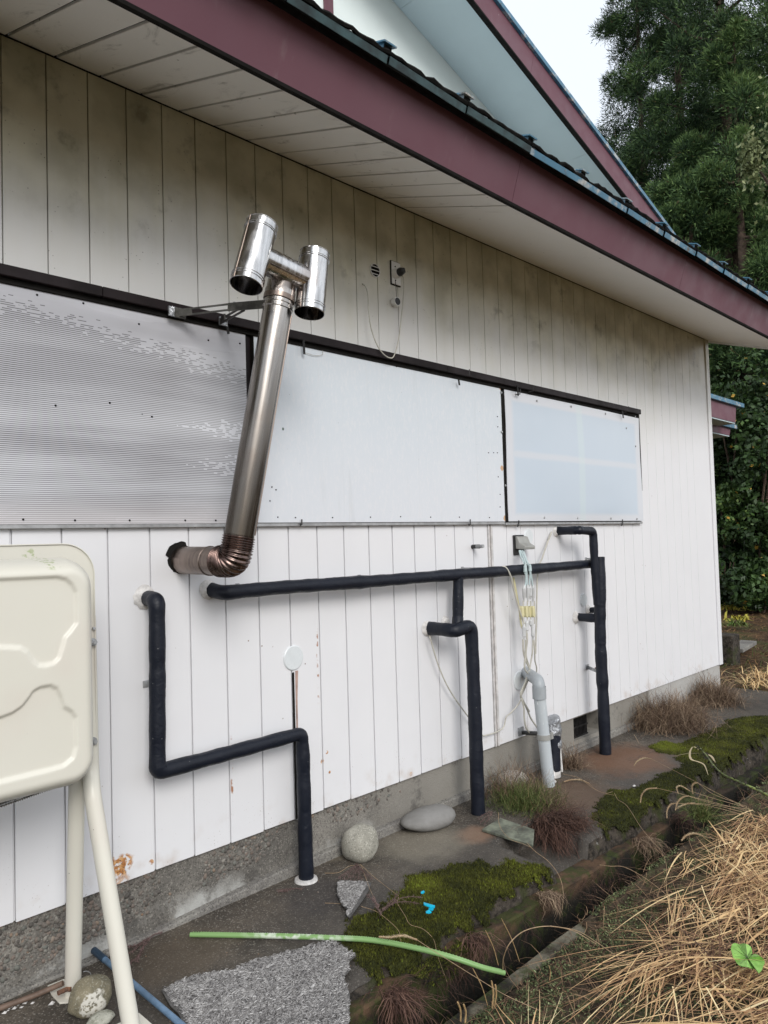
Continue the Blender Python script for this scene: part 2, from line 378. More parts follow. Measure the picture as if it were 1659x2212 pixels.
def steel(name, lo, hi, r0=.14, r1=.34, rust=0, ax=(.185, -.06, .981)):
    m = NM(name, .2, 1)
    dt = m.t.nodes.new('ShaderNodeVectorMath'); dt.operation = 'DOT_PRODUCT'; m.set(dt.inputs[0], m.pos); dt.inputs[1].default_value = ax
    sv = m.t.nodes.new('ShaderNodeVectorMath'); sv.operation = 'SCALE'; sv.inputs[0].default_value = ax; m.set(sv.inputs['Scale'], m.math('MULTIPLY', dt.outputs['Value'], .955))
    sb_ = m.t.nodes.new('ShaderNodeVectorMath'); sb_.operation = 'SUBTRACT'; m.set(sb_.inputs[0], m.pos); m.set(sb_.inputs[1], sv.outputs[0])
    n = m.noise(46, 4, .6, sb_.outputs[0]); n2 = m.noise(6, 4)
    c = m.mix(m.map(n, .3, .7), lo, hi)
    c = m.mix(m.math('MULTIPLY', m.map(n2, .5, .7), .5), c, (.42, .34, .30))
    if rust:
        # heat tint: browner towards the elbow
        hb = m.map(m.z, 1.5, 2.75, 1, .2)
        c = m.mix(m.math('MULTIPLY', hb, .92), c, m.mix(m.noise(5, 3), (.05, .038, .034), (.10, .082, .055)))
    c = m.mix(m.map(m.vor(60), .05, .12, .5, 0), c, (.16, .12, .10))
    m.col(c); m.rough(m.map(n, .3, .7, r0, r1)); m.bump(m.noise(7, 2), .05, .008); return m.m
M['steel'] = steel('stainless_steel', (.42, .42, .42), (.70, .70, .70))
M['steel_flue'] = steel('heat_stained_steel', (.34, .32, .30), (.62, .59, .56), .16, .36, 1)
M['copperish'] = steel('tinted_elbow_steel', (.07, .048, .042), (.19, .13, .115), .2, .36)
M['steel_dirty'] = steel('brown_stained_steel', (.14, .11, .095), (.27, .22, .19), .28, .48)
def tape():
    m = NM('black_tape_wrap', .45, 0, .3)
    c = m.mix(m.noise(7, 4), (.0055, .0075, .0135), (.011, .014, .024))
    c = m.mix(m.map(m.vor(26), .02, .04, .8, 0), c, (.5, .5, .5))
    h = m.noise(1, 4, .6, m.vscale(26, 26, 30), .8); m.col(c); m.rough(m.map(m.noise(14, 4), .3, .7, .36, .58))
    m.bump(h, .45, .008); return m.m
M['tape'] = tape()
M['silver_tape'] = simple('silver_tape', (.55, .57, .60), .3, .7, var=.2, scale=14, bump=1, bscale=26, bdist=.02)
def tankm():
    m = NM('cream_tank_enamel', .36, 0, .5)
    c = m.mix(m.noise(2.2, 3), (.66, .64, .56), (.71, .69, .61))
    c = m.mix(m.map(m.noise(3, 3), .5, .75, 0, .5), c, (.66, .60, .53))
    c = m.mix(m.map(m.vor(15), .015, .032, 1, 0), c, (.10, .09, .08))
    q = P(92, 1206, -.42); c = m.mix(m.math('MULTIPLY', m.blob(q[0], q[2], .035, .8, 30), m.map(m.noise(60, 3), .5, .62)), c, (.42, .47, .28))
    m.col(c); m.bump(m.noise(3, 3), .15, .01); return m.m
M['tank'] = tankm()
def pvc():
    m = NM('grey_drain_plastic', .38, 0, .45); c = m.mix(m.noise(4, 3), (.46, .50, .53), (.54, .58, .60))
    c = m.mix(m.map(m.noise(1, 4, .7, m.vscale(90, 90, 14)), .6, .66), c, (.75, .77, .78))
    m.col(c); return m.m
M['pvc'] = pvc()
M['cable'] = simple('dirty_white_cable', (.56, .54, .47), .5, var=.12)
M['cable_blue'] = simple('pale_blue_cable', (.52, .63, .64), .45, var=.1)
M['conn'] = simple('clear_connector', (.66, .67, .67), .3, var=.12)
M['yellow'] = simple('pale_yellow_plastic', (.68, .63, .38), .45, var=.08)
M['grey_pl'] = simple('grey_plastic', (.34, .34, .32), .45, var=.08)
M['black_pl'] = simple('black_plastic', (.018, .018, .019), .4, var=.2)
M['rusty'] = simple('rusty_steel', (.30, .13, .06), .8, .2, var=.3, scale=60, col2=(.12, .07, .05))

def concrete(name, a, b, wet=0, slab=False, found=False):
    m = NM(name, .85, 0, .35)
    c = m.mix(m.map(m.noise(3.5, 6, .65), .32, .68), a, b)
    c = m.mix(m.map(m.noise(60, 3), .5, .75, 0, .5), c, tuple(q*.55 for q in a))
    g = m.vor(210, out='Color'); sg = m.t.nodes.new('ShaderNodeSeparateColor'); m.t.links.new(g, sg.inputs[0])
    c = m.mix(m.map(sg.outputs[0], .86, .90, 0, .35), c, (.42, .39, .34)); c = m.mix(m.map(sg.outputs[1], .80, .86, 0, .55), c, (.05, .045, .04))
    h = m.math('ADD', m.noise(28, 6, .7), m.math('MULTIPLY', m.vor(130), .35))
    if slab:
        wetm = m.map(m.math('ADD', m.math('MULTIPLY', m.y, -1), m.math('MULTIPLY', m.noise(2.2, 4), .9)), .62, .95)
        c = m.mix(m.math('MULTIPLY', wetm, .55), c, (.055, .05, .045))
        def spot(p, r, col, k, sc_=9):
            dx = m.math('SUBTRACT', m.x, float(p[0])); dy = m.math('SUBTRACT', m.y, float(p[1]))
            d = m.math('SQRT', m.math('ADD', m.math('MULTIPLY', dx, dx), m.math('MULTIPLY', m.math('MULTIPLY', dy, dy), 1.6)))
            d = m.math('ADD', d, m.math('MULTIPLY', m.math('SUBTRACT', m.noise(sc_, 4), .5), r*.8))
            return m.mix(m.math('MULTIPLY', m.map(d, r*.35, r*1.05, 1, 0), k), c, col)
        c = spot(G(*kD(560, 1210)), .50, (.165, .085, .048), .8)
        c = spot(G(*kD(150, 1480)), .42, (.13, .08, .05), .7)
        c = spot(G(*kF(1000, 60)), .16, (.24, .15, .10), .75); c = spot(G(*kG(330, 620)), .2, (.30, .26, .19), .5)
        c = spot(G(*kG(1000, 560)), .35, (.30, .27, .21), .45)
        c = spot(G(*kJ(1300, 420)), .3, (.10, .075, .05), .5)
        c = spot(G(*kG(150, 1000)), .25, (.055, .05, .05), .5)
        vc = m.vor(2.2, feat='DISTANCE_TO_EDGE', vec=m.vscale(1, 1, 0))
        cx_ = m.math('ADD', vc, m.math('MULTIPLY', m.math('SUBTRACT', m.noise(20, 4), .5), .05))
        c = m.mix(m.math('MULTIPLY', m.math('MULTIPLY', m.map(m.math('ABSOLUTE', cx_), .002, .008, 1, 0), m.map(m.x, 4.6, 5.0)), .7), c, (.03, .028, .025))
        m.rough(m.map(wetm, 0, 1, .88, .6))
    if found:
        c = m.mix(m.map(m.x, 2.2, 3.4), c, m.mix(m.noise(5, 5), (.20, .185, .16), (.30, .285, .255)))
        lo = m.math('ADD', m.math('MULTIPLY', m.z, 1), m.math('MULTIPLY', m.math('SUBTRACT', m.noise(4, 5), .5), .25))
        pale = m.math('MULTIPLY', m.map(lo, .0, .10, 1, 0), m.map(m.x, 2.6, 3.2, 1, 0))
        c = m.mix(m.math('MULTIPLY', pale, m.map(m.noise(7, 5, .7), .4, .62)), c, (.42, .42, .40))
        c = m.mix(m.map(m.x, 5.95, 5.99), c, m.mix(m.noise(6, 5), (.36, .35, .33), (.48, .47, .45)))
        c = m.mix(m.math('MULTIPLY', m.map(m.noise(6, 5, .7), .56, .68), .6), c, (.07, .065, .06))
    m.col(c); m.bump(h, .7, .006); return m.m
M['found'] = concrete('exposed_concrete', (.12, .112, .10), (.23, .215, .19), found=True)
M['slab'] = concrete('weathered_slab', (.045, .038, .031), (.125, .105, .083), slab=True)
M['ledge'] = concrete('ledge_concrete', (.16, .15, .14), (.27, .26, .235))
def ditchm():
    m = NM('mossy_shaded_ditch', .9, 0, .3)
    c = m.mix(m.noise(7, 6, .7), (.008, .008, .006), (.024, .021, .016))  # near-black base paints in the shade inside the ditch, moss goes over it
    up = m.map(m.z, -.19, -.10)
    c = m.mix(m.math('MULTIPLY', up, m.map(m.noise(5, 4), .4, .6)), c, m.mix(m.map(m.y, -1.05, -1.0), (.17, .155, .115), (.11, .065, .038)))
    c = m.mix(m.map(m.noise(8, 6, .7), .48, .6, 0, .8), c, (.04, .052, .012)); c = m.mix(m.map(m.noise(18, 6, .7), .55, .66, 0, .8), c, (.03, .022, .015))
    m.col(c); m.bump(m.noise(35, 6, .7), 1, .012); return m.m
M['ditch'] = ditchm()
def edge_rock():
    m = NM('crumbled_slab_edge', .9, 0, .3)
    c = m.mix(m.map(m.noise(22, 6, .75), .38, .62), (.018, .015, .012), (.085, .07, .055))
    c = m.mix(m.map(m.noise(34, 5, .75), .62, .68), c, (.30, .29, .28)); c = m.mix(m.map(m.noise(6, 5), .52, .64, 0, .7), c, (.05, .06, .015))
    m.col(c); m.bump(m.noise(40, 6, .7), 1, .02); return m.m
M['edge'] = edge_rock()
def groundm():
    m = NM('earth_and_litter', .95, 0, .2)
    c = m.mix(m.map(m.noise(1.6, 6, .7), .35, .65), (.045, .026, .016), (.13, .075, .038))
    c = m.mix(m.map(m.noise(26, 6, .75), .5, .72), c, (.24, .15, .07))
    g = m.map(m.noise(1.1, 5, .6), .5, .62)
    c = m.mix(m.math('MULTIPLY', g, .6), c, m.mix(m.noise(18, 4), (.03, .05, .012), (.075, .11, .03)))
    m.col(c); m.bump(m.noise(20, 6, .75), 1, .04); return m.m
M['ground'] = groundm()
def bankm():
    m = NM('mossy_bank_soil', .95, 0, .2)
    c = m.mix(m.map(m.noise(14, 6, .75), .35, .65), (.025, .018, .012), (.10, .075, .05))
    c = m.mix(m.map(m.noise(11, 6, .7), .48, .6, 0, .8), c, m.mix(m.noise(70, 4), (.04, .05, .016), (.16, .17, .08)))
    m.col(c); m.bump(m.noise(60, 6, .75), 1, .02); return m.m
M['bank'] = bankm()
def fib(name, stops, rough=.7, transl=0, spec=.3):
    m = NM(name, rough, 0, spec); m.col(m.ramp(m.attr(), stops))
    if transl: m.b.inputs['Subsurface Weight'].default_value = 0
    return m.m
M['straw'] = fib('dry_straw', [(0, (.06, .03, .018)), (.22, (.21, .11, .06)), (.45, (.54, .325, .165)), (.75, (.78, .54, .27)), (1, (.90, .73, .42))], .55)
M['straw_dark'] = fib('old_straw', [(0, (.06, .035, .025)), (.5, (.17, .10, .06)), (1, (.32, .21, .12))], .7)
M['brush'] = fib('dead_brown_weed', [(0, (.07, .042, .03)), (.5, (.18, .12, .08)), (1, (.36, .27, .18))], .8)
M['redbrush'] = fib('rust_brown_roots', [(0, (.03, .016, .012)), (.5, (.085, .043, .032)), (1, (.19, .11, .08))], .8)
M['greenweed'] = fib('thin_green_weed', [(0, (.04, .055, .015)), (.5, (.09, .12, .03)), (.85, (.16, .19, .06)), (1, (.28, .19, .10))], .7)
M['moss'] = fib('moss_tufts', [(0, (.012, .014, .003)), (.3, (.030, .034, .005)), (.6, (.066, .068, .008)), (.85, (.11, .12, .011)), (1, (.16, .20, .02))], .9)
M['cover'] = fib('low_green_cover', [(0, (.03, .04, .015)), (.5, (.08, .10, .04)), (.85, (.17, .20, .085)), (1, (.28, .31, .16))], .7)
M['cedar'] = fib('cedar_foliage', [(0, (.010, .026, .012)), (.3, (.024, .054, .022)), (.6, (.058, .112, .036)), (.92, (.165, .26, .08)), (1, (.12, .08, .04))], .7)
M['ivy'] = fib('vine_leaves', [(0, (.010, .022, .008)), (.5, (.03, .062, .017)), (.85, (.075, .14, .035)), (.97, (.14, .2, .05)), (1, (.45, .28, .05))], .5)
M['yellowleaf'] = fib('yellowing_leaves', [(0, (.10, .16, .04)), (.4, (.38, .36, .06)), (.75, (.5, .32, .06)), (1, (.42, .15, .05))], .6)
M['bark'] = simple('cedar_bark', (.12, .08, .055), .9, var=.35, scale=6, bump=1, bscale=12, bdist=.05)
M['twig'] = fib('dead_cedar_twig', [(0, (.09, .055, .05)), (1, (.24, .16, .15))], .8)
M['coil'] = fib('grey_coil_mat', [(0, (.13, .125, .125)), (.5, (.30, .29, .285)), (1, (.55, .54, .53))], .5)
M['mat_edge'] = simple('mat_backing', (.13, .125, .12), .7, var=.2, scale=20)
def stone(name, a, b, sp=0, scale=10, white=None):
    m = NM(name, .75, 0, .35); c = m.mix(m.map(m.noise(scale, 6, .65), .35, .65), a, b)
    if sp:
        c = m.mix(m.map(m.noise(150, 3), .55, .68, 0, sp), c, (.62, .60, .52)); c = m.mix(m.map(m.noise(120, 3), .32, .42, sp, 0), c, (.06, .06, .055))
    if white is not None:
        n = m.t.nodes.new('ShaderNodeVectorMath'); n.operation = 'DISTANCE'; m.t.links.new(m.pos, n.inputs[0]); n.inputs[1].default_value = tuple(map(float, white[:3]))
        d = m.math('ADD', n.outputs['Value'], m.math('MULTIPLY', m.math('SUBTRACT', m.noise(40, 5), .5), .05))
        c = m.mix(m.math('MULTIPLY', m.map(d, white[3]*.85, white[3]*1.05, 1, 0), m.map(m.noise(90, 4), .36, .5)), c, (.58, .56, .50))
    m.col(c); m.bump(m.noise(70, 5, .65), .5, .004); return m.m
exec_after = []

# ================================================================== GROUND, DITCH, SLAB (setting)
YE = -0.835                                             # outer edge of the slab
def lipz(x): return -0.045-.036*(x-1.9)                 # top of the ditch wall on the house side (it falls with the ditch)
def bankz(x, y):
    t = np.clip((-1.16-y)/1.2, 0, 1)
    z = -.105+.10*t*t*(3-2*t)+.05*(fbm(x*2.2+3, y*2.2, 4)-.5)*np.clip((-1.14-y)/.25, 0, 1)+.012*(fbm(x*17, y*17, 3)-.5)
    cov = np.clip((x-2.75+.5*(fbm(x*5, y*0+2., 3)-.5))/.15, 0, 1)          # beyond x = 2.8 moss and soil have grown over the kerb
    ov = np.where(y > -1.157, np.where(y > -1.12, -.30, -.097+.02*(fbm(x*9, y*9, 3)-.3)+.012), z)
    return np.where(y > -1.157, ov*cov+(-.3)*(1-cov), z)
def notch(x, y):
    e = .04*(fbm(x*9, y*9+4)-.5)
    return ((x > 3.1+e*1.5) & (x < 3.44+e*2+.06*(y+.84)) & (y < -.50+e)).astype(float)
def slabz(x, y):
    z = .005*(fbm(x*5, y*5)-.5)-.012*np.clip((-y-.3)/.5, 0, 1)
    return z-notch(x, y)*(.075+.02*fbm(x*20, y*20))
def grid(name, xs, ys, zf, mat, smooth=True, **kw):
    X, Y = np.meshgrid(xs, ys, indexing='ij'); Z = zf(X, Y); nx, ny = X.shape
    V = np.stack([X, Y, Z], -1).reshape(-1, 3); i = np.arange(nx*ny).reshape(nx, ny)
    a, b, c, d = i[:-1, :-1].ravel(), i[1:, :-1].ravel(), i[1:, 1:].ravel(), i[:-1, 1:].ravel()
    return soup(name, V, np.concatenate([np.stack([a, b, c], -1), np.stack([a, c, d], -1)]), mat, smooth=smooth, **kw)
def groundz(X, Y):
    z = -.06+.09*(fbm(X*.35, Y*.35)-.5)+.05*(fbm(X*1.7, Y*1.7)-.5)
    z = np.where((Y > -.9) & (X < 7.7), -.45, z)
    z = np.where((Y > -1.17) & (Y < -.83) & (X < 30), -.75, z)
    z = np.where((Y <= -1.17) & (X < 9.5), -.35, z)
    return z+np.clip((np.hypot(X, Y)-60)/300, 0, 1)*.3
xs = np.concatenate([[-400, -150, -60, -25, -12], np.arange(-6, 7.61, 1.0), [7.62, 7.69, 7.71], np.arange(8, 26, .22), [27, 29, 29.95, 30.05, 33, 38, 45, 60, 90, 150, 400]])
ys = np.concatenate([[-400, -150, -60, -30, -15, -8, -5, -3, -2, -1.5, -1.2, -1.175, -1.165, -1.0, -.88, -.835, -.825], np.arange(-.7, 9, .25), [10, 12, 15, 20, 30, 60, 150, 400]])
tag(grid('ground', xs, ys, groundz, M['ground']), kind='structure')
xs = np.concatenate([np.arange(-3, 1.2, .15), np.arange(1.2, 4.5, .03), np.arange(4.5, 9.6, .06)]); ys = np.concatenate([np.arange(-7, -3, .25), np.arange(-3, -1.16, .03), [-1.155, -1.135, -1.115, -1.098, -1.092]])
tag(grid('grass_bank', xs, ys, bankz, M['bank']), kind='structure')

b = MB()
b.prism([(-3, -.93, -.6), (-3, -.80, -.6), (-3, -.80, -.0-lipz(0)*0+.07+.0), (-3, -.90, .07)], (0.001, 0, 0)) if False else None
xa = np.arange(-3, 30.01, .12)
def strip(b, y0, y1, zf, zb=-.6, jag=.011):
    n = len(xa); vs = []
    for i, x in enumerate(xa):
        j = jag*(fbm(x*3, y0*9, 3)-.5)*2; z = zf(x)+j*.6
        vs += [(x, y0+j, zb), (x, y0+j, z-.008), (x, y0+j+.008, z), (x, y1-.008, z+j*.3), (x, y1, z-.008), (x, y1, zb)]
    fs = []
    for i in range(n-1):
        for k in range(5): fs.append((i*6+k, (i+1)*6+k, (i+1)*6+k+1, i*6+k+1))
    b.add(vs, fs)
strip(b, -.915, -.80, lambda x: lipz(min(x, 8)))
strip(b, -1.16, -1.105, lambda x: -.100-.004*x*0)
b.add([(-3, -1.12, -.57), (30, -1.12, -.58), (30, -.90, -.58), (-3, -.90, -.57)], [(0, 1, 2, 3)])
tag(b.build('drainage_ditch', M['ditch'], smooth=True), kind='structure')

# slab: height-field top with a crumbled outer face
xs = np.arange(-3, 7.69, .025); ys = np.arange(YE, .021, .025)
nx, ny = len(xs), len(ys)
X, Y = np.meshgrid(xs, ys, indexing='ij')
edge = .03*(fbm(xs*6, xs*0+3, 5)-.5)+.02*(vnoise(xs*23, xs*0)-.5)
Y = Y+edge[:, None]*np.clip(1-(Y-YE)/.1, 0, 1); Z = slabz(X, Y); Z[:, 0] -= .008
V = np.stack([X, Y, Z], -1).reshape(-1, 3); i = np.arange(nx*ny).reshape(nx, ny)
a, bb, c, d = i[:-1, :-1].ravel(), i[1:, :-1].ravel(), i[1:, 1:].ravel(), i[:-1, 1:].ravel()
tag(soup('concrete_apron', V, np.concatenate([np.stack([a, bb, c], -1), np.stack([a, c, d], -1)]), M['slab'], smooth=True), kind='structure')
lev = 7; vv = []
for k in range(lev):
    t = k/(lev-1); r = .018*(fbm(xs*14+k*3.1, xs*0+k*.9, 4)-.5)*math.sin(math.pi*min(1, t+.12))
    yy = Y[:, 0]-.012*math.sin(t*math.pi)-.02*t+r*2; zz = Z[:, 0]*(1-t)+(lipz(np.minimum(xs, 8))-.02)*t-.003*k+.006*(vnoise(xs*30, xs*0+k)-.5)*(0 if k == 0 else 1)
    vv.append(np.stack([xs, yy, zz], -1))
V = np.concatenate(vv); i = np.arange(nx*lev).reshape(lev, nx); a, bb, c, d = i[:-1, :-1].ravel(), i[:-1, 1:].ravel(), i[1:, 1:].ravel(), i[1:, :-1].ravel()
tag(soup('apron_edge', V, np.concatenate([np.stack([a, bb, c], -1), np.stack([a, c, d], -1)]), M['edge']), kind='structure')
tag(MB().box(7.66, 7.675, YE, .02, -.3, -.012).build('apron_end', M['slab']), kind='structure')

# ================================================================== HOUSE
house = thing('house', (4, .02, 0), 'white house with vertical board siding and maroon fascia below a blue metal roof', 'house')
Z0, Z1, ZS = .25, 1.63, 3.445            # siding foot, window foot, soffit at the wall
ZT = 2.572                               # top of the window head bar
def board(x0, x1, z0, z1, g, t, mat):
    """one siding board: flat face, small lip step on the right, dark gap beyond"""
    f = 0.0; s = .007; e = x1-g; k = x1-t
    prof = [(x0, .013), (x0, f+.0012), (x0+.0012, f), (e-.0012, f), (e, f+.0012), (e+.0006, s), (k, s), (k, .013)]
    n = len(prof); vs = [(x, y, z0) for x, y in prof]+[(x, y, z1) for x, y in prof]
    fs = [(i, i+1, n+i+1, n+i) for i in range(n-1)]+[tuple(range(n))[::-1], tuple(range(n, 2*n))]
    return MB().add(vs, fs)
upx = [.955+.1608*k for k in range(-14, 39)]
def usebuild(x0, x1, z0, z1, g, t, mat):
    board(x0, x1, z0, z1, g, t, mat).build('siding_board', M[mat], house)
XR = 5.92                                # right end of the window band
for a, c in zip(upx[:-1], upx[1:]):
    if a < XR-.1: usebuild(a, c, ZT-.02, ZS, .0045, .002, 'siding_up')
    else: usebuild(a, c, Z0, ZS, .0035, .0018, 'siding_low')
usebuild(7.0658, 7.456, Z0, ZS, .004, .002, 'siding_low')
MB().box(7.456, 7.534, -.012, .035, Z0-.004, ZS+.002).build('corner_post', M['siding_low'], house, bevel=.003)
MB().box(7.535, 7.55, .03, 9, Z0, ZS+.3).build('side_wall', M['siding_low'], house)
lowx = [.974+.179*k for k in range(-14, 16)]+[3.806]
for a, c in zip(lowx[:-1], lowx[1:]): usebuild(a, c, Z0+random.uniform(-.003, .003), Z1, .0085, .0022, 'siding_low')
b = MB(); b.box(3.806, 3.818, -.006, .01, Z0-.003, Z1); b.box(3.832, 3.85, -.006, .01, Z0-.003, Z1); b.build('joint_trim', simple('aged_trim', (.72, .70, .69), .5, var=.2, scale=12), house, bevel=.002)
MB().box(3.819, 3.831, .002, .012, Z0, Z1).build('joint_filler', simple('aged_filler', (.54, .48, .45), .8, var=.35, scale=25), house)
lw2 = [3.85]+[.955+.1608*k for k in range(19, 32)]
for a, c in zip(lw2[:-1], lw2[1:]):
    if c < XR+.1 and c-a > .05: usebuild(a, c, Z0, Z1, .0045, .002, 'siding_low')
b = MB(); b.box(-1.4, 7.5, .0135, .03, Z0+.01, Z1); b.box(-1.4, 7.5, .0135, .03, ZT-.05, ZS+.01); b.box(XR-.1, 7.5, .0135, .03, Z1, ZT-.05)
b.build('wall_backing', M['backing'], house)

# foundation with the vent opening
VX0, VX1 = P(1238, 1560, .02)[0], P(1330, 1560, .02)[0]; VX1 = min(VX1, VX0+.42)
b = MB(); b.box(-1.4, VX0, .018, .3, -.4, Z0+.03); b.box(VX1, 5.93, .018, .3, -.4, Z0+.03); b.box(VX0, VX1, .018, .3, -.4, .075); b.box(VX0, VX1, .018, .3, .235, Z0+.03)
b.build('foundation', M['found'], house)
MB().box(5.934, 7.50, .012, .3, -.4, Z0+.03).build('foundation', M['found'], house)
MB().box(VX0, VX1, .16, .2, .07, .24).build('vent_backing', M['joint'], house)
b = MB(); vw = .26
for k in range(14): b.box(VX0+.004+k*vw/14, VX0+.004+k*vw/14+.007, .055, .065, .076, .232)
b.box(VX0, VX0+vw, .052, .068, .145, .155); b.box(VX0, VX0+vw, .052, .068, .074, .084); b.box(VX0, VX0+vw, .052, .068, .224, .234)
b.build('foundation_vent_grille', M['black_metal'], house)
# ledge along the foot of the foundation, top arris slightly broken
xx = np.arange(-1.4, 7.5, .05); b = MB(); vs = []
for x in xx:
    j = .004*(fbm(x*6, 1.)-.5); fz = np.interp(x, [1.5, 2.1, 5.6, 6.2], [.012, .046, .046, .03])
    vs += [(x, -.012+j, -.05), (x, -.012+j, fz-.006+j), (x, -.006, fz+j), (x, .03, fz+.004)]
b.add(vs, [(i*4+k, (i+1)*4+k, (i+1)*4+k+1, i*4+k+1) for i in range(len(xx)-1) for k in range(3)])
b.build('foundation_ledge', M['ledge'], house)
# exposed pebbles in the near foundation
def pebbles(n, x0, x1, z0, z1, ysurf, rmin, rmax):
    ico = bmesh.new(); bmesh.ops.create_icosphere(ico, subdivisions=1, radius=1); iv = np.array([v.co[:] for v in ico.verts]); it = np.array([[v.index for v in f.verts] for f in ico.faces]); ico.free()
    V = []; T = []; R = []
    for k in range(n):
        x = x0+(x1-x0)*RS.rand(); z = z0+(z1-z0)*RS.rand()
        if fbm(x*3, z*3) < .42 or (x > 2.05 and RS.rand() < (x-2.05)): continue
        if z < .07+.10*(x-1.2)*.6: continue
        r = rmin+(rmax-rmin)*RS.rand()**2.5; s = np.array([r*(1+.5*RS.rand()), r*.55, r*(.7+.4*RS.rand())]); a = RS.rand()*3.1
        v = iv*s*(1+.25*(RS.rand(len(iv), 1)-.5)); v = np.stack([v[:, 0]*math.cos(a)-v[:, 2]*math.sin(a), v[:, 1], v[:, 0]*math.sin(a)+v[:, 2]*math.cos(a)], -1)
        T.append(it+len(V)*len(iv)); V.append(v+np.array([x, ysurf, z])); R += [RS.rand()]*len(it)
    return np.concatenate(V), np.concatenate(T), R
M['pebble'] = fib('foundation_pebbles', [(0, (.085, .078, .07)), (.35, (.15, .135, .12)), (.6, (.19, .15, .125)), (.8, (.13, .135, .12)), (.97, (.27, .25, .22)), (1, (.22, .14, .09))], .7)
V, T, R = pebbles(5200, .9, 3.0, .02, .26, .0190, .0025, .0115)
tag(soup('aggregate', V, T, M['pebble'], house, rand=R), kind='stuff')

# soffit: separate boards near, one smooth panel beyond
eo = lambda y, n=0: ZS+SLOPE_T*y        # height on the soffit plane
SLOPE_T = math.tan(SLOPE); YF = -.757
sb = [.974+.1775*k for k in range(-14, 13)]
def soff(x0, x1, drop=0):
    n = np.array([0, -math.sin(SLOPE), math.cos(SLOPE)])*.012
    return MB().hexa((x0, .012, eo(.012)-drop), (x1, .012, eo(.012)-drop), (x1, YF, eo(YF)-drop), (x0, YF, eo(YF)-drop), n)
for k, (a, c) in enumerate(zip(sb[:-1], sb[1:])):
    soff(a+.0065, c-.0065, random.uniform(-.001, .001)).build('soffit_board', M['soffit'], house, bevel=.0015)
xs_ = sb[-1]
for a, c in ((xs_+.003, 5.35), (5.353, 7.56)): soff(a, c, .001).build('soffit_panel', M['soffit'], house)
n_ = np.array([0, -math.sin(SLOPE), math.cos(SLOPE)]); up_s = np.array([0, -math.sin(SLOPE), math.cos(SLOPE)])
MB().hexa((-1.5, .012, eo(.012)+.016), (7.55, .012, eo(.012)+.016), (7.55, YF, eo(YF)+.016), (-1.5, YF, eo(YF)+.016), n_*.01).build('soffit_backing', M['joint'], house)
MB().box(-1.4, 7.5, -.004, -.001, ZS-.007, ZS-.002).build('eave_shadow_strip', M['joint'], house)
MB().hexa((7.56, .02, eo(.02)-.02), (7.585, .02, eo(.02)-.02), (7.585, YF, eo(YF)-.02), (7.56, YF, eo(YF)-.02), n_*.06).build('verge_trim', M['white_pl'], house)
# fascia boards, tilted square to the roof slope
FH = .224
down = np.array([0, math.cos(SLOPE), math.sin(SLOPE)])        # inwards up the slope
def fascia(x0, x1):
    a = np.array([x0, YF-.012, eo(YF)-.006]); c = np.array([x1, YF-.012, eo(YF)-.006])
    return MB().hexa(a, c, c+up_s*FH, a+up_s*FH, down*.014)
fx = [-1.5, 3.06, P(1462, 620, YF)[0], 7.62]
for a, c in zip(fx[:-1], fx[1:]):
    f_ = fascia(a+.0015, c-.0015).build('fascia_board', M['fascia'], house)
    s0 = np.array([a, YF-.0125, eo(YF)-.014]); s1 = np.array([c, YF-.0125, eo(YF)-.014])
    MB().hexa(s0, s1, s1+down*.035, s0+down*.035, up_s*.012).build('drip_lip', M['joint'], house)
# roof: dark underlay edge, blue eave flashing, panels, standing battens
top0 = np.array([0, YF-.012, eo(YF)-.006])+up_s*(FH+.004)
def rp(x, s, h): return np.array([x, 0, 0])+top0+down*s+up_s*h       # s up the slope from the fascia, h above it
MB().hexa(rp(-1.5, -.045, 0), rp(7.66, -.045, 0), rp(7.66, 3.2, 0), rp(-1.5, 3.2, 0), up_s*.028).build('roof_deck', M['under'], house)
bxs = [2.05+.4915*k for k in range(-7, 12)]
for k, (a, c) in enumerate(zip(bxs[:-1], bxs[1:])):
    j = random.uniform(-.006, .006)
    MB().hexa(rp(a+.004, -.048+j, .034), rp(c-.004, -.048-j, .034), rp(c-.004, 3.2, .034), rp(a+.004, 3.2, .034), up_s*.004).build('roof_panel', M['roof'], house)
    rim_ = dense([rp(a+.002, -.058, .036), rp(c-.002, -.058, .036)], .035); b = MB(); b.tube([q_+np.array([0, RS.uniform(-.006, .006), RS.uniform(-.006, .006)]) for q_ in rim_], [RS.uniform(.008, .015) for q_ in rim_], 6); b.build('dirty_panel_edge', M['under'], house)
    q = MB().hexa(rp(a+.004, -.070+j, -.006+random.uniform(-.004, .003)), rp(c-.004, -.070-j, -.006), rp(c-.004, -.067-j, -.006), rp(a+.004, -.067+j, -.006), up_s*.029); q.build('eave_flashing', M['blue'] if a > 2.9 else M['teal'], house)
proto = None
for x in bxs:
    if proto is None:
        q = MB(); q.hexa(rp(x-.022, -.055, .033), rp(x+.022, -.055, .033), rp(x+.022, 3.2, .033), rp(x-.022, 3.2, .033), up_s*.03)
        q.hexa(rp(x-.034, -.07, .064), rp(x+.034, -.07, .064), rp(x+.034, 3.2, .064), rp(x-.034, 3.2, .064), up_s*.006)
        proto = q.build('roof_batten', M['blue'], house); px0 = x
        q = MB(); q.hexa(rp(x-.020, -.058, .030), rp(x+.020, -.058, .030), rp(x+.020, -.056, .030), rp(x-.020, -.056, .030), up_s*.03); pend = q.build('batten_end', M['under'], house)
    else:
        twin(proto, 'roof_batten', (x-px0, 0, 0), house); twin(pend, 'batten_end', (x-px0, 0, 0), house)

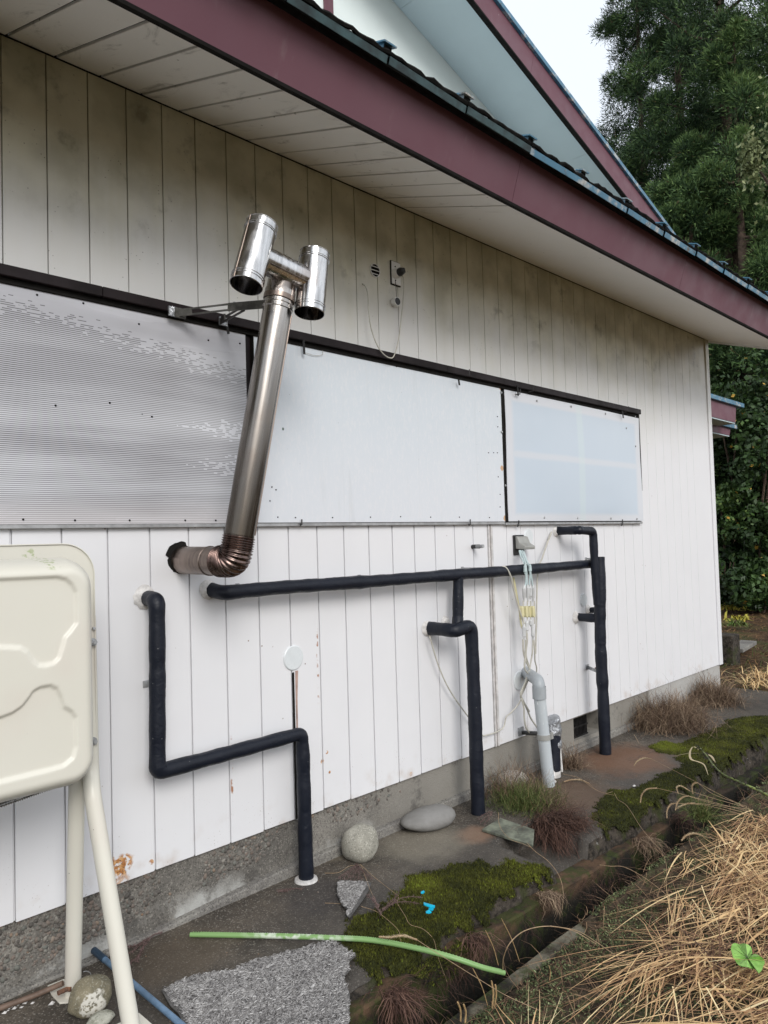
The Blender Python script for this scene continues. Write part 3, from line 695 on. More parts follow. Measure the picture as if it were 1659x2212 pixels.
# windows: head bar, dark frames, three covers, sill
def wbox(name, x0, x1, y0, y1, z0, z1, mat, parent=house, bev=.002): return MB().box(x0, x1, y0, y1, z0, z1).build(name, M[mat] if isinstance(mat, str) else mat, parent, bevel=bev)
xh = [-1.4, 1.30, 2.93, 3.40, P(1075, 830)[0], 5.905]
for a, c in zip(xh[:-1], xh[1:]): wbox('window_head_bar', a+.001, c-.001, -.052, .01, ZT-.040, ZT, 'brown')
wbox('window_head_shade', -1.4, 5.9, -.030, .012, ZT-.062, ZT-.040, 'joint')  # dark strip standing in for the shade under the head bar
wbox('window_sill', -1.4, P(1085, 1130)[0], -.022, .01, Z1, Z1+.016, 'sill'); wbox('window_sill', P(1085, 1130)[0]+.002, 5.90, -.028, .01, Z1-.004, Z1+.012, 'sill')
xl1, xm0, xm1, xr0, xr1 = P(528, 900)[0], P(548, 1100)[0], P(1080, 980)[0], P(1086, 980)[0], P(1378, 1000)[0]
wbox('window_frame', xl1-.05, xl1+.035, -.012, .012, 1.646, ZT-.06, 'brown'); wbox('window_mullion', xl1+.036, xm0-.002, -.034, .012, 1.646, ZT-.06, 'joint')
wbox('window_frame', xm1-.02, xr0+.02, -.016, .012, 1.645, ZT-.06, 'joint'); wbox('window_frame', xr1-.012, xr1+.022, -.02, .012, 1.9, ZT-.02, 'brown')
wbox('window_backing', -1.4, 5.9, .0128, .03, 1.64, ZT-.04, 'backing')
wl = MB().box(-1.4, xl1, -.022, -.014, 1.646, 2.522).build('fluted_window_sheet', M['corrug'], house, bevel=.001)
tag(wl, 'silver grey fluted plastic window cover with clouded patches')
wm = MB().box(xm0, xm1, -.023, -.018, 1.648, 2.515).build('flat_window_sheet', M['board'], house, bevel=.001); tag(wm, 'plain pale white board over the middle window')
# right cover: thin sheet, edge slightly wavy, bulging
xs = np.linspace(0, 1, 40); ys = np.linspace(0, 1, 26); X, Y = np.meshgrid(xs, ys, indexing='ij')
zt = 2.515-.012*X; zb = 1.650; Zw = zb+(zt-zb)*Y; Xw = xr0+.008+(xr1-xr0-.008)*X+.012*np.sin(Y*5.5+.6)*(X-.3); Yw = -.024-.012*np.sin(np.pi*X)*np.sin(np.pi*Y)-.004*(fbm(X*5, Y*4)-.5)
V = np.stack([Xw, Yw, Zw], -1).reshape(-1, 3); i = np.arange(V.shape[0]).reshape(40, 26); a, bb, c, d = i[:-1, :-1].ravel(), i[1:, :-1].ravel(), i[1:, 1:].ravel(), i[:-1, 1:].ravel()
T = np.concatenate([np.stack([a, bb, c], -1), np.stack([a, c, d], -1)])
wr = soup('milky_window_sheet', np.concatenate([V, V+[0, .003, 0]]), np.concatenate([T, T[:, ::-1]+len(V)]), M['film'], house, smooth=True); tag(wr, 'milky bluish plastic cover with the window rails showing through')
# screws and washers
scr = None
def screws(pts, par, y, r, mat, name='screw'):
    base = None
    for (u, v) in pts:
        q = P(u, v, y)
        if base is None: base = MB().tube([q, q+[0, -.004, 0]], [r, r*.7], 8).build(name, M[mat], par); b0 = q
        else: twin(base, name, q-b0, par)
screws([(x, y) for x, y in ((780, 771), (854, 776), (856, 792), (903, 798), (942, 808), (1000, 819), (1074, 900), (1075, 922), (1066, 978), (1055, 978), (1074, 978), (1076, 1030), (1080, 1068), (1080, 1095), (600, 1117), (638, 1118), (718, 1118), (800, 1117), (865, 1116), (930, 1117), (992, 1117), (1057, 1118), (587, 1052), (583, 1082), (596, 1058))], wm, -.023, .0035, 'joint')
screws([(180, 655), (80, 637), (300, 700), (450, 735), (120, 876), (237, 870), (328, 900), (50, 1122), (162, 1124), (280, 1124), (400, 1124), (466, 1124), (518, 742), (385, 690)], wl, -.022, .0042, 'joint')
screws([(1083, 848), (1160, 866), (1234, 878), (1308, 894), (1372, 900), (1084, 933), (1092, 1049), (1176, 1118), (1248, 1119), (1320, 1120), (1376, 1121), (1373, 964), (1353, 925)], wr, -.027, .0085, 'galv', 'washer')
# shutter hooks hanging from the head bar, pins, clips under the sill
for (u, v0, v1, wd) in ((658, 735, 765, .012), (993, 818, 832, .012), (1120, 833, 855, .013), (1347, 887, 903, .016)):
    a = P(u-2, v0, -.056); c = P(u, v1, -.046)
    MB().hexa(a-[wd/2, 0, 0], a+[wd/2, 0, 0], c+[wd/2, 0, 0], c-[wd/2, 0, 0], (0, .004, 0)).build('shutter_hook', M['black_metal'], house)
for (u, v, l) in ((1013, 812, 14), (1151, 846, 14), (1357, 890, 12), (1123, 852, 12)):
    q = MB(); q.tube([P(u, v, -.05), P(u+1, v-l, -.05)], .0035, 6); q.tube([P(u, v-1, -.05), P(u-10, v+1, -.04)], .0035, 6); q.build('head_pin', M['black_metal'], house)
for (u, v) in ((652, 1131), (1016, 1131), (1121, 1133), (1345, 1131)):
    MB().tube([P(u, v-9, -.03), P(u, v+2, -.034), P(u-3, v+5, -.03), P(u-3, v, -.028)], .0035, 6).build('sill_clip', M['black_metal'], house)
MB().tube(spline([P(660, 762, -.03), P(680, 768, -.03), P(696, 766, -.03), P(697, 757, -.03)]), .0012, 5).build('loose_wire', M['cable'], house)

# upper gable behind the eave
yg, yv = 1.74, 1.1
d_ = P(1378, 457, yv)-P(1022, 0, yv); d_ /= np.linalg.norm(d_); sl = d_*[1, 0, 1]; sl /= np.linalg.norm(sl)
v0 = P(1022, 0, yv); up_g = np.array([-sl[2], 0, sl[0]])
def gl(t, y, h=0): q = v0+sl*t+up_g*h; return np.array([q[0], y, q[2]])
hv = np.dot(P(1069, 0, yv)-v0, up_g)
for a, c in ((-9, -1.5), (-1.497, .95), (.953, 3.1), (3.103, 4.9)): MB().hexa(gl(a, yv, 0), gl(c, yv, 0), gl(c, yv, hv-.02), gl(a, yv, hv-.02), (0, .03, 0)).build('barge_board', M['fascia'], house)
MB().hexa(gl(-9, yv-.004, -.012), gl(4.9, yv-.004, -.012), gl(4.9, yv-.004, .004), gl(-9, yv-.004, .004), (0, .05, 0)).build('barge_drip', M['joint'], house)
MB().hexa(gl(-9, yv-.03, hv-.018), gl(4.9, yv-.03, hv-.018), gl(4.9, yv-.03, hv+.03), gl(-9, yv-.03, hv+.03), (0, .05, 0)).build('verge_flashing', M['blue'], house)
MB().hexa(gl(-9, yv+.021, hv-.018), gl(4.9, yv+.021, hv-.018), gl(4.9, 9, hv-.018), gl(-9, 9, hv-.018), up_g*.02).build('upper_roof', M['blue'], house)
for a, c in ((-9, -3.2), (-3.197, -.3), (-.297, 2.2), (2.203, 4.9)): MB().hexa(gl(a, yv+.031, .03), gl(c, yv+.031, .03), gl(c, 9, .03), gl(a, 9, .03), up_g*.015).build('gable_soffit', M['gable_soffit'], house)
# gable wall: everything below the soffit line
q0 = gl(-9, yg, .028); q1 = gl(4.5, yg, .028)
MB().prism([(q0[0], yg, 3.9), (q1[0], yg, 3.9), q1, q0], (0, .1, 0)).build('gable_wall', M['gable_wall'], house)
q = P(711, 10, yg-.02); wbox('gable_window_trim', q[0]-.05, q[0]+.05, yg-.02, yg, q[2]-.12, q[2]+1.2, 'fascia')
wbox('gable_window_trim', q[0]+.05, q[0]+.35, yg-.025, yg, q[2]-.12+.0, q[2]-.04, simple('pale_sill', (.6, .62, .6), .5)) if False else None

# small pent roofs beyond the corner
def pent(u0, v0_, u1, v1_, u2, v2_, y, depth, name):
    a = P(u0, v0_, y); x1 = P(u1, v1_, y)[0]; zt_, zb_ = P(u1, v1_, y)[2], P(u2, v2_, y)[2]
    return a[0], x1, zt_, zb_
for (uu, vt, vb, y, ub, vbl) in ((1590, 879, 912, 1.6, 1601, 873), (1578, 926, 940, 1.9, 1586, 922)):
    x1 = P(uu, vt, y)[0]; zt_ = P(uu, vt, y)[2]; zb_ = P(uu-4, vb, y)[2]; x0 = 7.56; xr_ = P(ub, vbl, y)[0]
    xm_ = x0+(x1-x0)*.55
    for a, c in ((x0, xm_-.002), (xm_+.002, x1)): MB().prism([(a, y, zb_), (c-(.06 if c == x1 else 0), y, zb_), (c, y, zt_), (a, y, zt_)], (0, 1.2, 0)).build('porch_fascia', M['fascia'], house)
    MB().box(x0, xr_, y-.05, y+1.3, zt_+.002, zt_+.075).build('porch_roof', M['blue'], house, bevel=.006)
    MB().box(x0, x1-.05, y+.01, y+1.2, zb_-.02, zb_-.001).build('porch_soffit', M['gable_soffit'], house)

# ================================================================== CHIMNEY
def ribs(b, c0, c1, r, rings, seg=36, extra=None):
    """tube from c0 to c1 with raised beads at fractions"""
    c0 = np.array(c0, float); c1 = np.array(c1, float); L = np.linalg.norm(c1-c0); pr = {0: r, 1: r}
    for f, h, wd in rings:
        for s, k in ((-wd, 0), (-wd*.5, h), (wd*.5, h), (wd, 0)): pr[min(1, max(0, f+s/L))] = r+k
    ks = sorted(pr); b.tube([c0+(c1-c0)*k for k in ks], [pr[k] for k in ks], seg, cap=False)
W0 = P(392, 1210, .01); EL = np.array([W0[0], -.385, 1.487]); TP = P(603, 645, -.45)
lean = (TP-EL); lean /= np.linalg.norm(lean)
ch = thing('stovepipe_chimney', (W0[0], 0, 1.43), 'tall stainless steel stovepipe rising from the wall to an H-shaped cap', 'chimney')
R0 = .0575
b = MB(); ribs(b, W0, EL+[0, .085, 0], R0, [(.72, .003, .006)]); b.build('wall_pipe', M['steel_dirty'], ch, smooth=True)
# ribbed elbow
cpts = rounded([EL+[0, .10, 0], EL, EL+lean*.10], .10, 60); b = MB(); pp = []; rr = []
acc = 0
for k, q in enumerate(cpts):
    if k: acc += np.linalg.norm(np.array(q)-np.array(cpts[k-1]))
    pp.append(q); rr.append(R0+.004+.0035*math.sin(acc/.0092*2*math.pi))
cs = dense(cpts, .0015); pp = cs; rr = []; acc = 0
for k, q in enumerate(pp):
    if k: acc += np.linalg.norm(q-pp[k-1])
    rr.append(R0+.0035+.0034*math.sin(acc/.0092*2*math.pi))
b.tube(pp, rr, 36, cap=False); b.build('ribbed_elbow', M['copperish'], ch, smooth=True, sharp=80)
top = EL+lean*(np.linalg.norm(TP-EL))
b = MB(); ribs(b, EL+lean*.09, top, R0+.001, [(.955, .004, .006), (.975, .004, .005)]); b.build('flue_pipe', M['steel_flue'], ch, smooth=True)
b = MB(); q1 = np.cross(lean, [0, 1, 0]); q1 /= np.linalg.norm(q1); q2 = np.cross(lean, q1)
sd_ = q1*math.cos(2.55)+q2*math.sin(2.55)
if np.dot(sd_, [0, -1, 0]) < 0: sd_ = -sd_
b.tube([EL+lean*.11+sd_*(R0+.002), top-lean*.06+sd_*(R0+.002)], .0028, 6); b.build('pipe_seam', M['steel_dirty'], ch)
b = MB(); b.tube([top-lean*.012, top-lean*.010, top+lean*.008, top+lean*.010], [R0+.004, R0+.006, R0+.006, R0+.004], 36, cap=False); b.build('clamp_band', M['steel_dirty'], ch, smooth=True)
MID = P(614, 588, -.455)
b = MB(); b.tube([top-lean*.005, top+lean*.03, top+lean*.033, MID], [R0+.0045, R0+.0045, R0+.001, R0+.001], 36, cap=False); b.build('tee_neck', M['steel_flue'], ch, smooth=True)
BL = P(549, 551, -.475); BR = P(674, 613, -.50)
b = MB(); b.tube([BL, BR], R0-.003, 36); b.build('cross_tube', M['steel'], ch, smooth=True)
bd = (BR-BL)/np.linalg.norm(BR-BL)
nu = np.cross(bd, FW); nu /= np.linalg.norm(nu)
if nu[2] < 0: nu = -nu
tc = CAM-(BL+BR)/2; tc /= np.linalg.norm(tc); tc -= bd*np.dot(tc, bd); tc /= np.linalg.norm(tc)
b = MB(); b.tube([BL+bd*.05+tc*(R0-.002), BR-bd*.05+tc*(R0-.002)], .003, 6); b.build('cross_seam', M['steel_dirty'], ch)
for (t, bo, yt, yb) in ((kH(930, 205), kH(797, 712), -.475, -.49), (kH(1366, 445), kH(1322, 942), -.50, -.515)):
    a = P(*t, yt); c = P(*bo, yb); rr_ = .0625 if t[0] < 600 else .061
    b = MB(); ribs(b, a, c, rr_, [(.10, .003, .004), (.13, .003, .003), (.87, .003, .004), (.91, .003, .003), (.0, .002, .003), (1., .002, .003)])
    ribs(b, a, c, rr_-.0025, []); cap = b.build('cap_tube', M['steel'], ch, smooth=True)
    ax = (c-a)/np.linalg.norm(c-a); s_ = CAM-(a+c)/2; s_ /= np.linalg.norm(s_); s_ = s_-ax*np.dot(s_, ax); s_ /= np.linalg.norm(s_); w2 = np.cross(ax, s_)
    if t[0] < 600:
        ps = s_*math.cos(.95)-w2*math.sin(.95)
        if np.dot(ps, RT) > 0: ps = s_*math.cos(.95)+w2*math.sin(.95)
        MB().tube([a+ps*(rr_+.001), c+ps*(rr_+.001)], .0022, 6).build('cap_seam', M['steel_dirty'], cap if False else ch)
# strut bracket to the head bar
def flat(b, p, q, wd, th=.004, up_=(0, 0, 1)):
    p = np.array(p, float); q = np.array(q, float); t = q-p; t /= np.linalg.norm(t); u = np.array(up_, float); u -= t*np.dot(u, t); u /= np.linalg.norm(u); n = np.cross(t, u)
    b.hexa(p-u*wd/2, p+u*wd/2, q+u*wd/2, q-u*wd/2, n*th)
b = MB(); br = M['black_metal']
pA, pB = P(*kH(235, 940), -.056), P(*kH(700, 885), -.26); pC = top-np.array([.055, -.02, .03]); pD = P(*kH(590, 1010), -.056)
n_u = np.array([0, 0, 1.])
for o_ in (.012, -.012): flat(b, pA+n_u*o_, pB+n_u*o_, .006, .008)
flat(b, pA, pA+(pB-pA)*.25, .03, .007); flat(b, pB-(pB-pA)*.1, pC, .034, .006); flat(b, pA+[-.02, .0, 0], pA+[.03, 0, 0], .04, .01)
b.build('bracket_arm', simple('weathered_steel_strut', (.16, .155, .14), .45, .6, var=.3), ch)
b = MB()
for o_ in (.009, -.009): flat(b, pD+n_u*o_, pB+(pC-pB)*.35+n_u*(o_-.01), .006, .008)
flat(b, pD, pD+(pB-pD)*.35, .026, .007); b.build('bracket_arm', simple('weathered_steel_strut_dark', (.09, .085, .08), .5, .5, var=.3), ch)
b = MB(); q = P(*kH(205, 930), -.054); b.box(q[0]-.03, q[0]+.035, -.060, -.052, q[2]-.02, q[2]+.02); b.build('bracket_plate', M['silver_tape'], ch); b = MB(); q = P(*kH(605, 1010), -.054); b.box(q[0]-.02, q[0]+.02, -.060, -.052, q[2]-.018, q[2]+.018); b.build('bracket_plate', M['silver_tape'], ch)
b = MB(); b.tube([pB+[0, -.006, 0], pB+[0, .012, 0]], .010, 6); b.tube([pB+[0, 0, -.014], pB+[0, 0, .02]], .005, 6); b.build('bracket_bolt', M['galv'], ch)
b = MB(); flat(b, P(*kH(622, 985), -.058), P(*kH(650, 1112), -.05), .011, .004, (1, 0, 0)); b.build('strap_tail', M['black_metal'], ch)
# ragged dark hole around the pipe, flush on the boards
pts = []
for k in range(48):
    a = 2*math.pi*k/48; r = R0+.003+.006*random.random()+(.012 if math.sin(a) > .2 and math.cos(a) < .35 else 0)
    pts.append((W0[0]-.006+r*math.cos(a), -.0035, W0[2]+.004+r*math.sin(a)))
MB().prism(pts, (0, .003, 0)).build('dark_hole_ring', M['joint'], ch)

# ================================================================== TAPE-WRAPPED PIPES
def wrap(pts, r, seed=0, step=.016):
    """wrapped pipe: bulges, overlaps and wrinkles in the tape"""
    p = dense(pts, step); rs = np.random.RandomState(seed); rr = []; lap = 0; off = 0
    for k in range(len(p)):
        s = k*step
        if rs.rand() < .06: off = rs.uniform(-.003, .0034)
        lap = lap*.75+off*.25
        bend = 0
        if 1 < k < len(p)-2:
            t1 = p[k]-p[k-1]; t2 = p[k+1]-p[k]; cosb = t1@t2/(np.linalg.norm(t1)*np.linalg.norm(t2)+1e-9); bend = (1-cosb)*.05
        rr.append(r+lap+.0010*math.sin(s*37+seed)+min(.005, bend)+rs.uniform(-.0005, .0005))
    return p, rr
def wpipe(pts, r, seed, parent, name='wrapped_pipe', rad=.035, cap=True):
    p, rr = wrap(rounded(pts, rad, 7), r, seed); b = MB(); b.tube(p, rr, 18, cap); return b.build(name, M['tape'], parent, smooth=True, sharp=70)
def collar(u, v, r, parent, seed, y=-.002):
    q = P(u, v, y); rs = np.random.RandomState(seed); b = MB()
    ring = [(q[0]+r*(1.0+.22*rs.rand())*math.cos(a), y, q[2]+r*(1.0+.22*rs.rand())*math.sin(a)) for a in np.linspace(0, 2*math.pi, 22)[:-1]]
    n = len(ring); inner = [(q[0]+r*.6*math.cos(a), y-.012-.004*rs.rand(), q[2]+r*.6*math.sin(a)) for a in np.linspace(0, 2*math.pi, 22)[:-1]]
    b.add(ring+inner+[(q[0], y-.012, q[2])], [(i, (i+1) % n, n+(i+1) % n, n+i) for i in range(n)]+[(n+i, n+(i+1) % n, 2*n) for i in range(n)])
    return b.build('wall_sealant', M['putty'], parent, smooth=True)
def clip(u, v, parent, x2=None, mat='galv', sz=.024):
    q = P(u, v, 0); b = MB(); b.box(q[0]-sz*.5, q[0]+sz*.5, -.006, -.001, q[2]-sz*.55, q[2]+sz*.55); b.box(q[0]-.003+sz*.4, q[0]+sz*.5, -.10, -.006, q[2]-sz*.3, q[2]+sz*.3)
    return b.build('wall_clip', M[mat], parent, bevel=.001)
# left run
g0 = G(658, 1900)
pl = thing('wrapped_pipe_run', (g0[0], g0[1], 0), 'black taped pipe stepping down the wall to the slab beside the cream tank', 'pipe', 'black tape-wrapped pipes on the wall')
xA = P(343, 1500, -.09)[0]; xB = g0[0]; zH0, zH1 = P(340, 1668, -.09)[2], P(652, 1584, -.09)[2]
s0 = P(317, 1292, -.0)
wpipe([s0, (xA, -.088, s0[2]-.004), (xA-.004, -.09, zH0+.4), (xA-.012, -.09, zH0), (xA+.3, -.092, zH0+(zH1-zH0)*.42), (xB-.006, -.088, zH1), (xB, -.088, .6), (xB+.002, -.088, 0.0)], .0325, 3, pl)
collar(313, 1290, .045, pl, 1); clip(314, 1477, pl)
MB().tube([(xB, -.088, -.004), (xB, -.088, .009), (xB, -.088, .012)], [.056, .052, .034], 20).build('mortar_ring', M['putty'], pl, smooth=True)
# big network
g1 = G(1033, 1757); g2 = G(1308, 1628)
pn = thing('wrapped_pipe_network', (g1[0], g1[1], 0), 'long branching black taped pipework crossing the wall with two legs down to the slab', 'pipe', 'black tape-wrapped pipes on the wall')
h = [P(455, 1274, 0), P(487, 1281, -.085)]
a = P(620, 1268, -.09); c = P(990, 1241, -.09); e = P(1288, 1217, -.10)
h[1][0] = h[0][0]+.012
wpipe([h[0], h[1], P(520, 1277, -.09), a, P(800, 1256, -.09), c, P(1140, 1230, -.095), e], .0315, 8, pn, 'main_pipe')
t0 = P(990, 1243, -.09); t1 = P(989, 1335, -.09)
wpipe([t0, t1, P(988, 1352, -.10)], .0305, 9, pn, 'branch_pipe')
s1 = P(926, 1357, 0); xg = g1[0]
wpipe([s1, (s1[0], -.12, s1[2]), (s1[0]+.01, g1[1], s1[2]-.005), (xg-.01, g1[1], s1[2]+.012), (xg-.004, g1[1], s1[2]-.1), (xg, g1[1], .55), (xg, g1[1], 0.0)], .0375, 14, pn, 'drop_pipe', rad=.045)
r0 = P(1203, 1147, 0); xr = g2[0]
zt = P(1292, 1147, g2[1])[2]
wpipe([r0, (r0[0], g2[1]+.02, r0[2]), (r0[0]+.01, g2[1], r0[2]), (xr-.05, g2[1], zt), (xr-.045, g2[1], zt-.3), (xr-.03, g2[1], 1.05)], .031, 21, pn, 'upper_riser', rad=.04)
wpipe([P(1294, 1203, g2[1]-.004), P(1297, 1290, g2[1]-.012), (xr-.005, g2[1]-.004, 1.02), (xr-.01, g2[1], .75), (xr-.002, g2[1], .45), (xr, g2[1], 0.0)], .040, 22, pn, 'drop_pipe')
s2 = P(1248, 1333, 0); wpipe([s2, (s2[0], -.12, s2[2]), (s2[0]+.01, g2[1]+.01, s2[2]), (xr-.01, g2[1]-.01, s2[2]+.004)], .030, 23, pn, 'branch_pipe')
s3 = P(1272, 1318, 0); wpipe([s3, P(1300, 1318, -.10)], .022, 24, pn, 'branch_pipe')
collar(450, 1274, .040, pn, 2); collar(922, 1357, .040, pn, 3); collar(962, 1345, .036, pn, 4); collar(1201, 1148, .036, pn, 5); collar(1244, 1334, .040, pn, 6); collar(1270, 1316, .032, pn, 7)
for (u, v) in ((512, 1259), (775, 1240), (1125, 1221), (1145, 1216), (1265, 1201), (998, 1222)): clip(u, v+6, pn, sz=.02)
q = P(1268, 1441, 0); b = MB(); b.box(q[0]-.018, q[0]+.02, -.006, -.001, q[2]-.02, q[2]+.02); flat(b, q+[.0, -.006, 0], (xr-.02, g2[1]+.01, q[2]-.004), .024, .004); b.build('wall_clip', M['galv'], pn)
b = MB(); flat(b, np.array([q[0]+(xr-q[0])*.5, -.006+(g2[1]+.006)*.5-.004, q[2]]), (xr-.02, g2[1]+.004, q[2]-.006), .03, .004); b.build('rusty_strap', M['rusty'], pn)

# ================================================================== WALL FITTINGS
def wcover(u, v, rw, label):
    q = P(u, v, 0); b = MB(); b.tube([q, q+[0, -.004, 0], q+[0, -.007, 0]], [rw, rw, rw*.93], 32); return tag(b.build('hole_cover', M['cover_pl'], smooth=True, sharp=30), label, 'cap', 'round white caps on the wall')
wcover(633, 1421, .0585, 'round white cap low on the wall with a pinkish streak running down below it')
wcover(1141, 1159, .052, 'round white cap touching the grey cable box under the right window')
wcover(1260, 1296, .048, 'round pale cap just above the short black stub pipe on the right')
wcover(1121, 1470, .062, 'round white cap behind the top of the grey plastic drain pipe')
# pinkish filler in the joint under the first cap
q = P(633, 1450, 0); x_ = q[0]
b = MB(); b.add([(x_+.012, -.0015, q[2]), (x_+.030, -.0015, q[2]), (x_+.022, -.0015, q[2]-.13), (x_+.016, -.0015, .28), (x_+.010, -.0015, .28), (x_+.011, -.0015, q[2]-.13)], [(0, 1, 2, 5), (5, 2, 3, 4)])
tag(b.build('filler_streak', simple('pink_filler', (.50, .34, .29), .7, var=.25, scale=14)), 'pinkish brown streak of old filler below the round white cap', 'filler')
b = MB(); b.box(x_-.008, x_+.004, -.0035, -.001, .25, q[2]-.005); tag(b.build('open_joint', M['joint']), 'dark opened board joint running down beside the pinkish streak', 'gap')
# small round louvre
q = P(*kI(660, 605), 0); b = MB(); rv = .036
lv = thing('round_vent', q, 'small round louvred vent high on the wall left of the socket', 'vent')
MB().tube([q+[0, -.0005, 0], q+[0, -.002, 0]], [rv, rv], 28).build('vent_hole', M['joint'], lv)
b = MB(); b.tube([q+np.array([rv*math.cos(a), -.004, rv*math.sin(a)]) for a in np.linspace(0, 2*math.pi, 33)], .0025, 6, cap=False); b.build('vent_rim', M['white_pl'], lv)
for dz in (.02, 0.0, -.02):
    hw = math.sqrt(rv*rv-dz*dz)
    MB().hexa(q+[-hw, -.003, dz-.002], q+[hw, -.003, dz-.002], q+[hw, -.010, dz-.005], q+[-hw, -.010, dz-.005], (0, 0, .004)).build('louvre', M['white_pl'], lv)
# socket with plug
so = thing('outdoor_socket', P(*kI(925, 640), 0), 'white weatherproof socket plate with a black plug pushed in', 'socket')
a = P(*kI(865, 480), 0); c = P(*kI(990, 800), 0); zt_, zb_ = P(*kI(865, 480))[2]-.0, P(*kI(865, 775))[2]
MB().box(a[0]-.004, c[0]+.002, -.006, -.001, zb_-.006, zt_+.004).build('gasket', M['joint'], so)
MB().box(a[0], c[0], -.012, -.006, zb_, zt_).build('plate', M['white_pl'], so, bevel=.002)
q = P(*kI(932, 648), -.012); MB().tube([q, q+[0, -.012, 0], q+[0, -.03, 0]], [.030, .028, .024], 24).build('socket_collar', M['white_pl'], so, smooth=True)
q2_ = q+[0, -.03, 0]; MB().tube([q2_, q2_+[0, -.012, 0], q2_+[0, -.03, -.002], q2_+[.004, -.036, -.012]], [.022, .024, .020, .009], 20).build('plug', M['black_pl'], so, smooth=True)
screws([kI(930, 553), kI(935, 735)], so, -.012, .004, 'joint')
q = P(*kI(958, 1015), -.03); cp = thing('dangling_socket_cap', q, 'small round black rubber cap hanging on a strap below the socket', 'cap')
b = MB(); b.tube([q+[0, .027, 0], q+[0, -.004, .0]], [.0225, .0245], 20, cap=True); b.build('cap_rim', M['white_pl'], cp, smooth=True)
MB().tube([q+[0, -.004, 0], q+[0, -.0065, 0]], [.021, .019], 20).build('cap_face', M['black_pl'], cp)
MB().tube(spline([P(*kI(935, 745), -.014), P(*kI(940, 800), -.018), P(*kI(945, 880), -.02), P(*kI(950, 965), -.03)]), .0015, 5).build('strap', M['black_pl'], cp)
cab = [kI(497, 780), kI(545, 830), kI(570, 950), kI(580, 1150), kI(615, 1380), kI(690, 1590), kI(780, 1715), (842, 773), kI(915, 1735), kI(975, 1530), kI(1010, 1250), kI(1040, 950), kI(1045, 740), kI(1020, 640)]
cy = [-.002, -.03, -.045, -.05, -.055, -.06, -.065, -.066, -.06, -.05, -.045, -.045, -.05, -.058]
b = MB(); b.tube(spline([P(u, v, y) for (u, v), y in zip(cab, cy)], 8), .0032, 7); tag(b.build('hanging_cable', M['cable'], smooth=True), 'thin grey cable looping from a hole in the wall down and up to the plug', 'cable')
# hose stub
q = P(1020, 1181, 0); hs = thing('pipe_stub', q, 'short metal threaded pipe stub poking out under the middle window', 'pipe')
MB().tube([q, q+[0, -.035, .001]], .013, 14).build('black_sleeve', M['black_pl'], hs, smooth=True)
b = MB(); e_ = q+[0, -.035, .001]; b.tube([e_, e_+[0, -.02, 0], e_+[0, -.021, 0], e_+[0, -.05, .001]], [.014, .014, .011, .011], 14); b.build('threaded_end', M['galv'], hs, smooth=True)
# grey cable box with gasket
cb = thing('cable_entry_box', P(1117, 1180), 'grey hooded cable entry box on a black gasket above the main pipe', 'box')
a = P(*kA(412, 250), 0); c = P(*kA(510, 250), 0); zt_ = a[2]; zb_ = P(*kA(412, 472), 0)[2]
MB().box(a[0], c[0]+.015, -.012, -.001, zb_, zt_).build('gasket', M['black_pl'], cb, bevel=.003)
x0, x1 = a[0]+.012, c[0]+.03
b = MB(); b.prism([(x0, -.012, zt_-.008), (x0, -.012, zb_+.04), (x0, -.085, zb_+.035), (x0, -.088, zt_-.075), (x0, -.05, zt_-.055), (x0, -.032, zt_-.012)], (x1-x0, 0, 0)); b.build('hood', M['grey_pl'], cb, bevel=.004)

# ================================================================== HEATER CABLE BUNDLE
hb = thing('heater_cable_bundle', P(1145, 1300, -.12), 'bundle of pale cables and yellow connectors hanging from the grey cable box', 'cables')
yb = -.13
def cabl(pts, ys_, r, mat, name='cable_strand', n=7):
    ys_ = list(np.interp(np.linspace(0, 1, len(pts)), np.linspace(0, 1, len(ys_)), ys_)); b = MB(); b.tube(spline([P(u, v, y) for (u, v), y in zip(pts, ys_)], n), r, 7); return b.build(name, M[mat], hb, smooth=True)
for pts in ([kA(490, 420), kA(510, 500), kA(545, 570), kA(560, 680), kA(560, 780), kA(545, 830)], [kA(500, 420), kA(535, 500), kA(560, 580), kA(572, 690), kA(578, 800)],
            [kA(520, 420), kA(560, 520), kA(590, 590), kA(605, 690), kA(600, 800)], [kA(535, 420), kA(575, 540), kA(600, 600), kA(620, 700), kA(638, 810)]):
    cabl(pts, (-.06, -.13, yb), .0055, 'cable_blue')
def lump(u, v0, v1, r0, r1, mat, name, y=yb, seg=10, flatk=None):
    a = P(u, v0, y); c = P(u+(v1-v0)*.02, v1, y)
    b = MB(); b.tube([a, a+(c-a)*.12, a+(c-a)*.2, a+(c-a)*.75, a+(c-a)*.82, c], [r0*.5, r0*.6, r0, r1, r1*.6, r1*.45], seg); return b.build(name, M[mat], hb, smooth=True, sharp=30)
for (u, v0, v1) in (((kA(552, 590))[0], kA(0, 575)[1], kA(0, 680)[1]), (kA(605, 0)[0], kA(0, 565)[1], kA(0, 670)[1])): lump(u, v0, v1, .010, .012, 'cable_blue', 'splice_sleeve', -.14)
for (u, v0, v1) in ((540, 800, 985), (580, 790, 985), (607, 800, 960), (640, 790, 985)): lump(kA(u, 0)[0], kA(0, v0)[1], kA(0, v1)[1], .0135, .011, 'conn', 'plug_connector')
